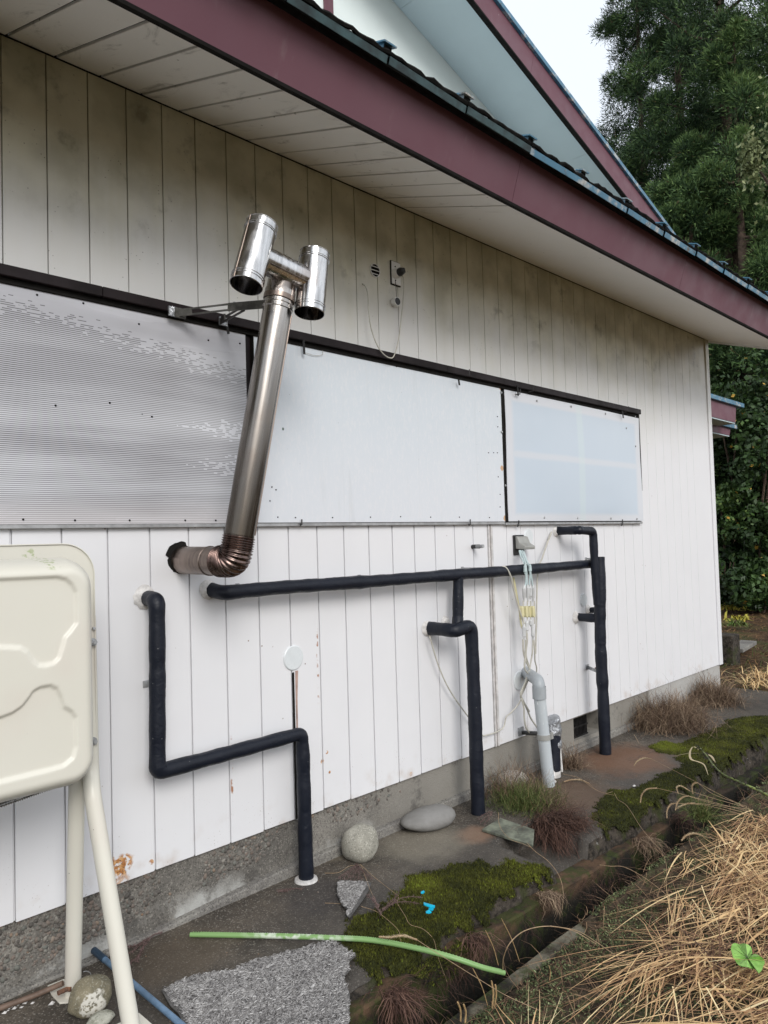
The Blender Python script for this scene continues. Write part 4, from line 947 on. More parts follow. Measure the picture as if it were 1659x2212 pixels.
for u, dy in ((532, .0), (578, -.01), (614, .01), (655, -.008)):
    p0 = P(*kA(u-14, 1035), yb+dy); p1 = P(*kA(u+16, 1155), yb+dy)
    b = MB(); x0, x1, z0, z1 = p0[0], p1[0], p1[2], p0[2]; cx_ = (x0+x1)/2; y0 = yb+dy
    b.prism([(x0, y0, z0+.01), (x0, y0, z1-.01), (x0+.006, y0, z1), (x1-.006, y0, z1), (x1, y0, z1-.01), (x1, y0, z0+.01), (x1-.006, y0, z0), (x0+.006, y0, z0)], (0, .022, 0)); b.build('yellow_connector', M['yellow'], hb, bevel=.002)
    cabl([kA(u, 975), kA(u+1, 1035)], (yb, yb), .004, 'cable'); cabl([kA(u, 1155), kA(u+2, 1230)], (yb, yb), .004, 'cable')
for (u, v0, v1) in ((540, 1230, 1410), (572, 1190, 1330), (615, 1180, 1260), (638, 1220, 1410)): lump(kA(u, 0)[0], kA(0, v0)[1], kA(0, v1)[1], .0125, .012, 'conn', 'plug_connector')
cabl([kA(530, 1400), kB(535, 20), kB(560, 120), kB(605, 230), kB(570, 330), kB(530, 430), kB(505, 520), kB(560, 620), kB(620, 760), kB(695, 870), kB(700, 925), kB(640, 940), kB(570, 870), kB(545, 760), kB(540, 640), kB(515, 540)], (yb, -.09, -.10, -.12), .0055, 'cable')
cabl([kA(560, 1405), kB(555, 60), kB(548, 200), kB(590, 280), kB(545, 380), kB(505, 480), kB(520, 540), kB(600, 680)], (yb, -.09), .0055, 'cable')
cabl([kA(575, 1330), kA(578, 1420), kB(565, 60), kB(600, 190), kB(600, 280), kB(560, 400), kB(512, 500)], (yb, -.085), .0045, 'cable')
cabl([kA(640, 1405), kA(632, 1560), kB(628, 60), kB(600, 220), kB(560, 330), kB(545, 430)], (yb, -.09), .0045, 'cable')
cabl([kA(650, 1405), kA(660, 1560), kB(662, 120), kB(680, 200), kB(676, 300)], (yb, -.05), .0045, 'cable')
cabl([kA(300, 602), kA(330, 600), kA(365, 640), kA(400, 720), kA(430, 850), kA(470, 1010), kA(520, 1160), kA(560, 1290), kA(575, 1400)], (-.10, -.13, -.12, yb), .0055, 'cable')
cabl([kA(425, 715), kA(455, 880), kA(490, 1080), kA(510, 1230), kA(530, 1290)], (-.05, -.1), .0065, 'yellow')
cabl([kA(845, 215), kA(800, 330), kA(765, 430), kA(735, 520), kA(700, 590), kA(690, 700), kA(682, 900), kA(676, 1200), kA(668, 1560)], (-.01, -.06, -.06, -.04), .0055, 'cable')
cabl([kB(512, 540), kB(470, 610), kB(400, 690), kB(345, 740), kB(315, 850), kB(240, 905), kB(130, 940), (1040, 1587), (1020, 1560), (975, 1497), (948, 1440), (928, 1374)], (-.09, -.02, -.03, -.05), .004, 'cable')

# ================================================================== PLASTIC DRAIN PIPE + black wrapped stub
gp = G(1186, 1697); dp = thing('plastic_drain_pipe', (gp[0], gp[1], 0), 'pale grey plastic drain pipe with an elbow, standing on the slab beside the black stub', 'pipe')
e0 = P(*kB(590, 355), 0); zE = P(*kB(700, 340), gp[1]-.0)[2]
xE = P(*kB(705, 420), gp[1])[0]; rP = .037
b = MB(); b.tube(rounded([(e0[0]-.03, .0, zE), (xE, gp[1], zE), (xE+.002, gp[1], zE-.10)], .065, 10), rP+.001, 24); b.build('elbow', simple('grey_plastic_elbow', (.36, .39, .41), .38, var=.06), dp, smooth=True)
pb = np.array([gp[0], gp[1], .0]); pt = np.array([xE+.002, gp[1], zE-.08])
b = MB(); b.tube([pt+(0, 0, .045), pt+(0, 0, -.03), pt+(0, 0, -.031)], [rP+.005]*2+[rP], 24, cap=False); b.build('socket', simple('grey_plastic_socket', (.36, .39, .41), .38, var=.06), dp, smooth=True)
b = MB(); b.tube([pt, pb], rP, 24); b.build('pipe', M['pvc'], dp, smooth=True)
f = (P(*kB(750, 960), gp[1])[2]-pb[2])/(pt[2]-pb[2]); cc = pb+(pt-pb)*f
b = MB(); b.tube([cc+(0, 0, .016), cc-(0, 0, .016)], rP+.005, 24, cap=True); b.box(cc[0]+rP, cc[0]+rP+.025, cc[1]-.03, cc[1]-.02, cc[2]-.02, cc[2]+.02); b.build('pipe_band', M['grey_pl'], dp, smooth=True, sharp=30)
q = P(*kB(500, 895), 0); b = MB(); b.box(q[0]-.028, q[0]+.028, -.008, -.001, q[2]-.026, q[2]+.026); b.build('wall_plate', M['galv'], dp)
b = MB(); b.tube([q+[.02, -.008, -.012], cc+[-.02, .01, .02]], .014, 10); b.build('rubber_arm', M['black_pl'], dp, smooth=True)
gs = G(*kC(895, 1000)); st_ = thing('wrapped_pipe_stub', (gs[0], gs[1]+.03, 0), 'short thick black wrapped pipe with silver tape on its head, behind the grey drain pipe', 'pipe')
yq = gs[1]+.03; t_ = P(*kC(860, 370), yq); bq = np.array([gs[0]+.005, yq, 0.0])
wpipe([bq, t_*[1, 1, 1]-[0, 0, .05]], .050, 31, st_, 'wrapped_body')
p, rr = wrap([t_-[0, 0, .17], t_+[0, 0, .0]], .049, 33, .01); rr = [r_+.003*math.sin(k*.7) for k, r_ in enumerate(rr)]
b = MB(); b.tube(p+[t_+[-.006, 0.0, .012], t_+[-.012, 0.0, .02]], rr+[.05, .03], 14); b.build('silver_tape_cap', M['silver_tape'], st_, smooth=True)
b = MB(); xq = gs[0]+.05
for k in range(12): pass
b.tube([P(*kC(925, 540), yq-.03), P(*kC(942, 750), yq-.03), P(*kC(958, 930), yq-.04)], [.008, .010, .009], 6); b.build('loose_white_tape', M['putty'], st_, smooth=True)
b = MB(); b.tube([bq+(0, 0, .005), bq+(0, 0, .045)], .0535, 16, cap=False); b.build('white_tape_ring', M['putty'], st_, smooth=True)
b = MB(); b.tube(spline([P(*kC(825, 890), yq-.07), P(*kC(870, 950), yq-.09), P(*kC(850, 1010), yq-.09), P(*kC(885, 1040), yq-.09)], 5), [.010]*16, 5); b.build('loose_white_tape', M['putty'], st_, smooth=True)

# ================================================================== OIL TANK
yF = -.325
zT_ = P(100, 1176, yF)[2]; xR = P(205, 1400, yF)[0]
yP = -.47; xpr = min(P(191, 1450, yP)[0]+.035, xR-.022); zpt = P(80, 1203, yP)[2]; zpb = P(0, 1742, yP)[2]-.012
zBf = zpb-.012; xL = -.08; xpl = xL+(xR-xpr)
tk = thing('oil_tank', ((xL+xR)/2, yF, 0), 'cream steel oil tank with embossed face standing on tubular legs', 'tank')
def rrect(x0, x1, z0, z1, r, n=10):
    p = []
    for (cx_, cz_, a0) in ((x1-r, z1-r, 0), (x0+r, z1-r, 90), (x0+r, z0+r, 180), (x1-r, z0+r, 270)):
        for k in range(n+1): a = math.radians(a0+90*k/n); p.append((cx_+r*math.cos(a), cz_+r*math.sin(a)))
    return p
fl = rrect(xL, xR, zBf, zT_, .105)
MB().prism([(x, yF, z) for x, z in fl], (0, .004, 0)).build('flange', M['tank'], tk)
def pan(sign, name, emb):
    h = .005; xs = np.arange(xpl-.002, xpr+.003, h); zs = np.arange(zpb-.002, zpt+.003, h); X, Z = np.meshgrid(xs, zs, indexing='ij')
    r = .10; qx = np.abs(X-(xpl+xpr)/2)-(xpr-xpl)/2+r; qz = np.abs(Z-(zpb+zpt)/2)-(zpt-zpb)/2+r
    d = -(np.hypot(np.maximum(qx, 0), np.maximum(qz, 0))+np.minimum(np.maximum(qx, qz), 0)-r)
    t = np.clip(d/.062, 0, 1); H = .175*np.sqrt(np.maximum(0, 1-(1-t)**2.4))
    if emb:
        up_ = [kK(0, 355), kK(480, 333), kK(560, 352), kK(610, 395), kK(645, 460), kK(650, 560), kK(650, 720), kK(600, 790), kK(555, 840), kK(530, 930), kK(500, 1020), kK(455, 1060), kK(390, 1078), kK(330, 1078), kK(280, 1035), kK(235, 965), kK(180, 930), kK(0, 922)]
        lo_ = [kK(0, 1522), kK(110, 1480), kK(190, 1425), kK(245, 1355), kK(285, 1295), kK(340, 1265), kK(430, 1250), kK(485, 1275), kK(520, 1350), kK(545, 1430), kK(610, 1470), kK(642, 1520), kK(645, 1770), kK(620, 1860), kK(540, 1925), kK(440, 1955), kK(0, 2062)]
        mid = (xpl+xpr)/2
        for poly in (up_, lo_):
            q = [P(u, v, yF-.175) for u, v in poly]; q = [(a[0], a[2]) for a in q]
            # continue the pressing leftwards beyond the frame
            q2 = [(mid+.001, q[0][1])]+q+[(mid+.001, q[-1][1])] if q[0][0] > mid else q
            full = q+[(xpl+.14, q[-1][1]-.02), (xpl+.11, q[-1][1]+.05), (xpl+.11, q[0][1]-.03), (xpl+.14, q[0][1])]
            s = polydist(X, Z, full); s = np.where(inpoly(X, Z, full), s, -s)
            H -= .0095*np.clip((s+.0055)/.011, 0, 1)**2*(3-2*np.clip((s+.0055)/.011, 0, 1))
    keep = d > 0
    Yv = yF-sign*(H+.0005); V = np.stack([X, Yv, Z], -1).reshape(-1, 3); i = np.arange(X.size).reshape(X.shape)
    cell = (keep[:-1, :-1] & keep[1:, :-1] & keep[1:, 1:] & keep[:-1, 1:]).ravel()
    a, bb, c, d_ = [q.ravel()[cell] for q in (i[:-1, :-1], i[1:, :-1], i[1:, 1:], i[:-1, 1:])]
    T = np.concatenate([np.stack([a, bb, c], -1), np.stack([a, c, d_], -1)]); T = T if sign > 0 else T[:, ::-1]
    used = np.unique(T); mp = np.zeros(len(V), int); mp[used] = np.arange(len(used))
    return soup(name, V[used], mp[T], M['tank'], tk, smooth=True)
pan(1, 'front_shell', True); pan(-1, 'rear_shell', False)
# wall of the front shell next to the flange is covered by a thin seam bead
MB().tube([np.array([x, yF-.003, z]) for x, z in fl+[fl[0]]], .0022, 6, cap=False, ref=(0, 1, 0)).build('flange_bead', M['tank'], tk)
def leg(pts, r, name='leg'):
    b = MB(); b.tube(rounded(pts, .12, 8), r, 20); return b.build(name, M['tank'], tk, smooth=True)
la = P(198, 1330, yF+.03); lb = P(195, 1640, yF-.0)
gfront = G(287, 2240); gfront[2] = 0
xfl = xR-.012
leg([(xfl, yF+.028, la[2]), (xfl, yF+.02, .80), P(199, 1712, yF-.02), gfront], .0275)
grear = G(157, 2150); leg([P(168, 1640, yF+.05), P(166, 1700, yF+.06), (grear[0], grear[1], 0)], .027)
for s_ in (gfront, (grear[0], grear[1], 0)):
    leg([(xL+.05, yF+.02, .95), (xL+.05, yF+.0, .75), (xL+.03, s_[1], 0)], .027)
b = MB(); b.prism([G(*q, .001)*[1, 1, 0]+[0, 0, .001] for q in (kJ(378, 705), kJ(440, 770), kJ(530, 762), kJ(545, 700), kJ(475, 590), kJ(350, 640))], (0, 0, .005)); b.build('foot_plate', M['tank'], tk, bevel=.001)
q = G(*kJ(985, 925)); MB().box(q[0]-.05, q[0]+.04, q[1]-.05, q[1]+.04, .001, .006).build('foot_plate', M['tank'], tk, bevel=.001)
q = P(*kJ(470, 668), grear[1]-.02); MB().tube([q-[.02, 0, 0], q+[.01, -.0, 0], q+[.02, -.012, 0]], .008, 8).build('foot_bolt', M['rusty'], tk, smooth=True)
for (u, v) in ((200, 1387), (201, 1601)):
    q = P(u, v, yF-.006); b = MB(); b.tube([q, q+[0, -.004, 0]], .0135, 16); b.tube([q+[0, -.004, 0], q+[0, -.014, 0]], .011, 6); b.tube([q+[0, -.014, 0], q+[0, -.019, 0]], .006, 8); b.build('flange_bolt', M['galv'], tk)
q = P(201, 1357, yF-.004); MB().tube([q, q+[0, -.010, 0]], .005, 8).build('flange_pin', M['galv'], tk)
a, c = P(*[v*1 for v in (0+30, 1729)], -.36), P(*[v*1 for v in (134, 1692)], -.36)
b = MB(); p_ = dense([a-(c-a)*.4, c], .0017); b.tube(p_, [.0078+.0022*math.sin(k*1.57) for k in range(len(p_))], 12); b.build('threaded_rod', M['steel'], tk, smooth=True, sharp=80)
b = MB(); b.tube([c+[.004, 0, 0], c+[.03, 0, .002]], .014, 6); b.tube([c+[.03, 0, .002], c+[.042, 0, .002]], .010, 10); b.build('rod_nut', M['galv'], tk)

# ================================================================== FIBRE GENERATORS
def ribbons(Pn, Wn):
    N, S, _ = Pn.shape; V = np.stack([Pn-Wn, Pn+Wn], 2).reshape(-1, 3); i = (np.arange(N)[:, None]*S*2+np.arange(S-1)[None]*2).ravel()
    T = np.concatenate([np.stack([i, i+1, i+3], -1), np.stack([i, i+3, i+2], -1)], 1).reshape(-1, 3); return V, T
def arcs(base, head, elev, L, droop, S=5, width=.002, taper=True, curl=None):
    """N blades: start at base, horizontal heading, initial elevation, bending down by droop"""
    N = len(base); t = np.linspace(0, 1, S); d = np.zeros((N, S, 3)); p = base.copy(); out_ = [p.copy()]
    for k in range(1, S):
        e = elev-droop*(t[k]-.5/(S-1)); h = head+(0 if curl is None else curl*t[k])
        p = p+np.stack([np.cos(h)*np.cos(e), np.sin(h)*np.cos(e), np.sin(e)], -1)*(L/(S-1))[:, None]; out_.append(p.copy())
    Pn = np.stack(out_, 1); wv = np.stack([-np.sin(head), np.cos(head), .4*(RS.rand(N)-.5)], -1); w = np.broadcast_to(np.asarray(width), (N,))
    tp = (1-t**2*.85) if taper else np.ones(S); return Pn, wv[:, None, :]*w[:, None, None]*tp[None, :, None]
def bush(name, c, n, L, spread, mat, label, cat, group=None, elev=(.5, 1.5), droop=.9, w=.0012, lean=None, kind=None, curls=1.4):
    base = np.stack([c[0]+spread*RS.randn(n)*.5, c[1]+spread*RS.randn(n)*.5, np.full(n, c[2])], -1)
    head = RS.rand(n)*2*math.pi if lean is None else lean+RS.randn(n)*.7
    Pn, Wn = arcs(base, head, RS.uniform(*elev, n), L*RS.uniform(.35, 1.1, n), droop*RS.uniform(.2, 1.6, n), 6, w*RS.uniform(.6, 1.5, n), curl=RS.randn(n)*curls)
    Pn[:, 1:, :] += .012*RS.randn(n, 5, 3)*L/.3; Pn[:, :, 2] = np.maximum(Pn[:, :, 2], np.minimum(c[2], 0)+.002) if lean is None else Pn[:, :, 2]
    V, T = ribbons(Pn, Wn); r = np.repeat(RS.rand(n), 10)
    return tag(soup(name, V, T, mat, rand=r, origin=c), label, cat, group, kind)

# ---- weeds on and beside the slab
gz = lambda u, v: (lambda q: np.array([q[0], q[1], 0.0]))(G(u, v))
q = gz(*kD(880, 960)); bush('dead_weed', q, 3000, .36, .26, M['brush'], 'largest tangled brown dead weed against the pale foundation near the far corner', 'weed', 'dead weeds along the foundation', droop=1.4, w=.0015)
q2w = gz(*kD(1010, 900)); bush('dead_weed', q2w, 900, .28, .14, M['brush'], 'thinner brown weed between the two dead bushes by the far foundation', 'weed', 'dead weeds along the foundation', droop=1.1, w=.0014)
q = gz(*kD(1230, 780)); bush('dead_weed', q, 2000, .33, .20, M['brush'], 'smaller brown dead weed bush at the house corner', 'weed', 'dead weeds along the foundation', droop=1.3, w=.0016)
q = gz(*kC(1060, 880)); bush('dead_weed', q, 330, .22, .07, M['brush'], 'wispy brown weed between the black stub and the foundation vent', 'weed', 'dead weeds along the foundation', droop=1.1, w=.0014)
q = gz(*kC(450, 1180)); bush('dead_weed', q, 650, .24, .16, M['brush'], 'bare reddish brown weed in front of the grey drain pipe', 'weed', 'dead weeds along the foundation', droop=.8, w=.0011, elev=(.7, 1.5))
q = gz(*kC(560, 1290)); bush('green_weed', q, 1700, .16, .17, M['greenweed'], 'low green thready weed in front of the drain pipe', 'weed', None, droop=1.0, w=.0012)
q = gz(*kC(820, 1290)); bush('green_weed', q, 500, .12, .11, M['brush'], 'pinkish brown wisps at the right of the green weed', 'weed', None, droop=1.0, w=.001)
q = gz(*kC(760, 1480)); q[2] = -.01; bush('root_mass', q, 1500, .30, .07, M['redbrush'], 'rust brown root mass spilling over the slab edge beside the slate', 'roots', 'rust brown roots in the slab notch', elev=(-.1, .8), droop=1.3, w=.0014, lean=-1.35, curls=.5)
q = gz(*kC(1060, 1500)); q[2] = -.02; bush('root_mass', q, 900, .19, .07, M['redbrush'], 'round clump of rust brown roots right of the spilling mass', 'roots', 'rust brown roots in the slab notch', elev=(0, 1.2), droop=1.8, w=.0013, curls=2)
for (u, v, z, n, l, m_, lb) in ((kF(1500, 470)[0], kF(0, 470)[1], -.05, 130, .13, 'brush', 'olive grass tuft hanging into the near ditch'), (kE(620, 660)[0], kE(0, 660)[1], -.10, 200, .17, 'brush', 'brown grass tuft hanging into the ditch below the mossy slab'),
                        (kF(500, 1130)[0], kF(0, 1130)[1], -.04, 260, .2, 'redbrush', 'dark red brown rootlets hanging over the ditch lip at the bottom'), (kF(1080, 780)[0], kF(0, 780)[1], -.03, 160, .16, 'redbrush', 'fine reddish roots hanging in the ditch below the green strip'), (kE(960, 500)[0], kE(0, 500)[1], -.1, 130, .16, 'redbrush', 'dark roots hanging into the far ditch')):
    q = G(u, v, z); q[1] = -.93; bush('hanging_tuft', q, n, l, .045, M[m_], lb, 'grass tuft', None, elev=(-.2, .5), droop=2.3, w=.0011, lean=-1.57, curls=.6)
q = G(*kE(1150, 520), -.05); bush('green_weed', q, 350, .16, .05, M['greenweed'], 'dark green grass tuft at the edge of the far straw', 'weed', None, droop=1.2, w=.0016)

# ---- moss
def moss(name, poly, label, dens, bright, hgt=.009):
    pw = [G(u, v)[:2] for u, v in poly]; px_ = [p[0] for p in pw]; py_ = [p[1] for p in pw]; st = .011
    xs = np.arange(min(px_)-.05, max(px_)+.05, st); ys = np.concatenate([np.arange(-.905, -.84, .0035), np.arange(-.84, max(py_)+.05, st)]); X, Y = np.meshgrid(xs, ys, indexing='ij')
    s = polydist(X, Y, pw); s = np.where(inpoly(X, Y, pw), s, -s); s = s+.07*(fbm(X*13, Y*13, 4)-.5)+.045*(fbm(X*48, Y*48, 3)-.5)-.05*np.clip((fbm(X*7+9, Y*7, 3)-.68)*6, 0, 1)
    ed = YE-.012; over = np.clip((ed-Y)/.045, 0, 1)**.8
    hz = slabz(X, np.maximum(Y, YE))+.012*(fbm(X*55, Y*55, 2)-.5)+hgt*np.clip(s/.05, 0, 1)**.6*(.45+.9*fbm(X*26, Y*26, 3))-.085*over-.003
    keep = (s > 0) & (Y > YE-.045+.085*(fbm(X*19, Y*0+4, 4)-.30))
    i = np.arange(X.size).reshape(X.shape); cell = (keep[:-1, :-1] & keep[1:, :-1] & keep[1:, 1:] & keep[:-1, 1:]).ravel()
    a, bb, c, d = [q.ravel()[cell] for q in (i[:-1, :-1], i[1:, :-1], i[1:, 1:], i[:-1, 1:])]
    V0 = np.stack([X, Y, hz], -1).reshape(-1, 3); T0 = np.concatenate([np.stack([a, bb, c], -1), np.stack([a, c, d], -1)])
    tone = lambda x, y: np.clip(.38+.9*(fbm(x*8+5, y*8, 4)-.5)+sum(k*np.exp(-((x-g[0])**2+(y-g[1])**2)/r**2) for g, r, k in bright), 0, 1)
    ctr = V0[T0].mean(1); r0 = tone(ctr[:, 0], ctr[:, 1])*.75
    idx = np.nonzero(keep.ravel())[0]; n = int(len(idx)*dens); pick = idx[RS.randint(0, len(idx), n)]
    base = V0[pick]+np.stack([RS.uniform(-st, st, n)*.6, RS.uniform(-st, st, n)*.6, np.full(n, -.002)], -1)
    hd = RS.rand(n)*6.283; ln = RS.uniform(.004, .014, n); tip = base+np.stack([np.cos(hd)*.5, np.sin(hd)*.5, np.full(n, .9)], -1)*ln[:, None]
    wv = np.stack([-np.sin(hd), np.cos(hd), np.zeros(n)], -1)*RS.uniform(.0012, .0028, n)[:, None]
    V1 = np.stack([base-wv, base+wv, tip], 1).reshape(-1, 3); T1 = np.arange(3*n).reshape(-1, 3)+len(V0)
    r1 = np.clip(tone(base[:, 0], base[:, 1])+RS.randn(n)*.22, 0, 1)
    return tag(soup(name, np.concatenate([V0, V1]), np.concatenate([T0, T1]), M['moss'], rand=np.concatenate([r0, r1])), label, 'moss', None, 'stuff')
poly = [kF(*p) for p in ((110, 700), (200, 600), (330, 560), (500, 410), (560, 330), (750, 285), (900, 235), (1060, 228), (1110, 270), (1200, 205), (1400, 235), (1480, 255), (1490, 320), (1400, 440), (1250, 560), (1000, 760), (800, 900), (600, 1000), (250, 1000), (140, 850), (70, 770))]
moss('moss_patch', poly, 'broad dark green moss carpet on the near slab edge', 9, [(G(*kF(640, 370)), .10, .55), (G(*kF(1330, 290)), .12, .4), (G(*kF(1050, 480)), .12, .12)])
poly = [kD(*p) for p in ((290, 1660), (370, 1500), (450, 1440), (600, 1420), (780, 1360), (830, 1320), (960, 1280), (1000, 1230), (900, 1175), (830, 1165), (735, 1115), (870, 1075), (960, 1095), (1050, 1060), (1200, 1000), (1300, 960), (1340, 910), (1500, 885), (1700, 868), (1990, 870), (1990, 1000), (1700, 1130), (1500, 1250), (1250, 1400), (900, 1620), (500, 1800), (400, 1760))]
moss('moss_patch', poly, 'long olive green moss band along the far slab edge', 4.5, [(G(*kD(870, 1120)), .16, .75), (G(*kD(1200, 1120)), .3, .18), (G(*kD(1500, 950)), .4, .15)], .013)
poly = [kF(*p) for p in ((560, 1100), (620, 1010), (760, 950), (830, 930), (800, 1010), (640, 1120), (590, 1150))]
pw = [G(u, v, -.05) for u, v in poly]
n = 2500; t_ = RS.rand(n); xx_ = np.interp(t_, [0, 1], [G(*kF(560, 1100), -.05)[0], G(*kF(1000, 800), -.05)[0]]); yy_ = -.905+.02*RS.randn(n); zz_ = lipz(xx_)+.003-.06*np.clip(RS.randn(n), 0, 1)*(fbm(xx_*9, xx_*0) > .5)
keep_ = fbm(xx_*6, xx_*0+2) > .42; xx_, yy_, zz_ = xx_[keep_], yy_[keep_], zz_[keep_]; n = len(xx_); base = np.stack([xx_, yy_, zz_], -1)
hd = RS.rand(n)*6.28; tip = base+np.stack([np.cos(hd)*.6, np.sin(hd)*.6-.3, np.full(n, .5)], -1)*.012; wv = np.stack([-np.sin(hd), np.cos(hd), np.zeros(n)], -1)*.003
tag(soup('ditch_moss', np.stack([base-wv, base+wv, tip], 1).reshape(-1, 3), np.arange(3*n).reshape(-1, 3), M['moss'], rand=np.clip(.45+.2*RS.randn(n), 0, 1)), 'small green moss cushions along the ditch lip', 'moss', None, 'stuff')

# ---- grass bank: dead straw, green cover
def dens(x, y):
    d = np.clip((-1.25-y)/.45, 0, 1)*np.clip((x-1.9)/1.3, .2, 1)
    return d*np.clip((fbm(x*4.1+7, y*4.1, 3)-.43)*7, .05, 1)
Nc = 740; Pl = []; Wl = []; Rl = []
cl = np.stack([RS.uniform(1.2, 9.0, Nc*3)**1.0, -1.2-RS.rand(Nc*3)**1.2*2.0], -1); pr = dens(cl[:, 0], cl[:, 1])*np.where(cl[:, 0] < 5.5, 1, .5)
cl = cl[RS.rand(len(cl)) < pr][:Nc]
for (x, y) in cl:
    m_ = RS.randint(12, 34); hd0 = (math.pi if RS.rand() < .72 else 0)+RS.randn()*.42+(.25 if y > -1.6 else 0)
    if RS.rand() < .2: hd0 = RS.rand()*6.28
    hd = hd0+RS.randn(m_)*.38; L = RS.uniform(.16, .52, m_); bs = np.stack([x+.05*RS.randn(m_), y+.05*RS.randn(m_), np.zeros(m_)], -1)
    bs[:, 2] = bankz(bs[:, 0], bs[:, 1])+RS.uniform(.0, .07, m_)
    Pn, Wn = arcs(bs, hd, RS.uniform(-.05, .13, m_), L, RS.uniform(.05, .45, m_), 7, RS.uniform(.0010, .0026, m_)*np.where(RS.rand(m_) < .12, 1.9, 1), curl=RS.randn(m_)*.2)
    kink = RS.rand(m_) < .3; Pn[kink, 3:, :] += (RS.randn(kink.sum(), 1, 3)*.02)
    zg = bankz(Pn[:, :, 0], Pn[:, :, 1]); zg = np.where(Pn[:, :, 1] > -1.15, -.16, zg); Pn[:, :, 2] = np.maximum(Pn[:, :, 2], zg+.004+.012*RS.rand(m_, 1))
    ok_ = Pn[:, -1, 1] < -1.10-.0*x; ok_ |= RS.rand(m_) < .12; Pn = Pn[ok_]; Wn = Wn[ok_]; m_ = len(Pn)
    if not m_: continue
    Pl.append(Pn); Wl.append(Wn); Rl.append(np.clip(RS.rand()*.35-.05+RS.rand(m_)*.78, 0, 1))
Pn = np.concatenate(Pl); Wn = np.concatenate(Wl); V, T = ribbons(Pn, Wn); tag(soup('dry_grass', V, T, M['straw'], rand=np.repeat(np.concatenate(Rl), 12)), 'flattened straw coloured dead grass covering the bank', 'dead grass', None, 'stuff')
n = 14000; b0 = np.stack([1.2+RS.rand(n)**1.5*6, -1.12-RS.rand(n)**1.3*1.6, np.zeros(n)], -1); b0[:, 2] = bankz(b0[:, 0], b0[:, 1])
Pn, Wn = arcs(b0, RS.rand(n)*6.28, RS.uniform(-.1, .7, n), RS.uniform(.05, .2, n), RS.uniform(.2, 1.6, n), 5, RS.uniform(.0006, .0017, n), curl=RS.randn(n)*1.6); V, T = ribbons(Pn, Wn)
tag(soup('grass_thatch', V, T, M['straw_dark'], rand=np.repeat(RS.rand(n), 8)), 'dark brown old thatch under the straw', 'dead grass', None, 'stuff')
n = 90000; x_ = 1.2+RS.rand(n)**1.4*5; y_ = -1.10-RS.rand(n)**1.7*1.6; k_ = (fbm(x_*7, y_*7, 4) > .45) & ((y_ < -1.16) | ((x_ > 2.7) & (y_ < -1.125))); x_, y_ = x_[k_], y_[k_]; n = len(x_)
z_ = bankz(x_, y_)+RS.rand(n)*.014; hd = RS.rand(n)*6.28; s_ = RS.uniform(.002, .0055, n)[:, None]
u_ = np.stack([np.cos(hd), np.sin(hd), .5*RS.randn(n)], -1)*s_; v_ = np.stack([-np.sin(hd), np.cos(hd), .6*RS.randn(n)], -1)*s_*.7; c_ = np.stack([x_, y_, z_], -1)
V = np.stack([c_-u_, c_+v_, c_+u_, c_-v_], 1).reshape(-1, 3); i = np.arange(n)*4; T = np.stack([np.stack([i, i+1, i+2], -1), np.stack([i, i+2, i+3], -1)], 1).reshape(-1, 3)
tag(soup('ground_cover', V, T, M['cover'], rand=np.repeat(np.clip(fbm(x_*9, y_*9)*.9+.25*RS.randn(n), 0, 1), 2)), 'tiny leaved green ground cover along the ditch and under the straw', 'ground cover', None, 'stuff')
n = 1900; x_ = 1.3+RS.rand(n)**1.3*6; k_ = fbm(x_*4, x_*0+8, 3) > .54; x_ = x_[k_]; n = len(x_); y_ = np.full(n, -.918); z_ = lipz(np.minimum(x_, 8))-RS.rand(n)*.12
Pn, Wn = arcs(np.stack([x_, y_, z_], -1), -1.57+RS.randn(n)*.8, RS.uniform(-.6, .6, n), RS.uniform(.03, .13, n), RS.uniform(.8, 2.0, n), 5, RS.uniform(.0006, .0014, n), curl=RS.randn(n)); V, T = ribbons(Pn, Wn)
tag(soup('ditch_roots', V, T, M['redbrush'], rand=np.repeat(RS.rand(n)*.4, 8)), 'fine dark roots and dead shoots fringing the house side of the ditch', 'roots', None, 'stuff')
# cut stalks standing at the ditch edge
for k, (a_, c_, lb) in enumerate(((kF(900, 1300), kF(880, 1175), 'pale cut stalk at the bottom of the ditch wall, leftmost'), (kF(930, 1310), kF(920, 1190), 'pale cut stalk just right of the leftmost one'), (kF(1110, 1215), kF(1105, 1035), 'thick yellowish cut stalk by the end of the green strip'), (kF(1125, 1200), kF(1130, 1060), 'second thick cut stalk by the end of the green strip'), (kF(1080, 1200), kF(980, 950), 'leaning pink straw stalk beside the green strip end'), (kF(1290, 905), kF(1170, 620), 'thin pinkish stalk leaning out of the ditch'), (kF(1150, 930), kF(1065, 700), 'thin reddish stalk rising above the ditch roots'), (kF(1490, 1030), kF(1485, 930), 'short upright stalk on the bank above the kerb'))):
    p0 = G(*a_, -.09); p1 = P(*c_, p0[1]-.01); m_ = (p0+p1)/2+[.008, 0, .0]
    tag(MB().tube(spline([p0, m_, p1], 5), [.0032]*10+[.0026] if k in (0, 1, 2, 3) else [.0016]*10+[.001], 6).build('cut_stalk', [M['st1'] if 'st1' in M else M.setdefault('st1', simple('stalk_straw', (.52, .35, .17), .6, var=.25, scale=60))][0]), lb, 'stalk', 'dead stalks by the ditch')
M['stem'] = simple('dry_stem', (.42, .29, .17), .6, var=.2, scale=50); M['seed'] = fib('seed_head_bristles', [(0, (.28, .20, .11)), (.5, (.50, .40, .25)), (1, (.70, .60, .42))], .7)
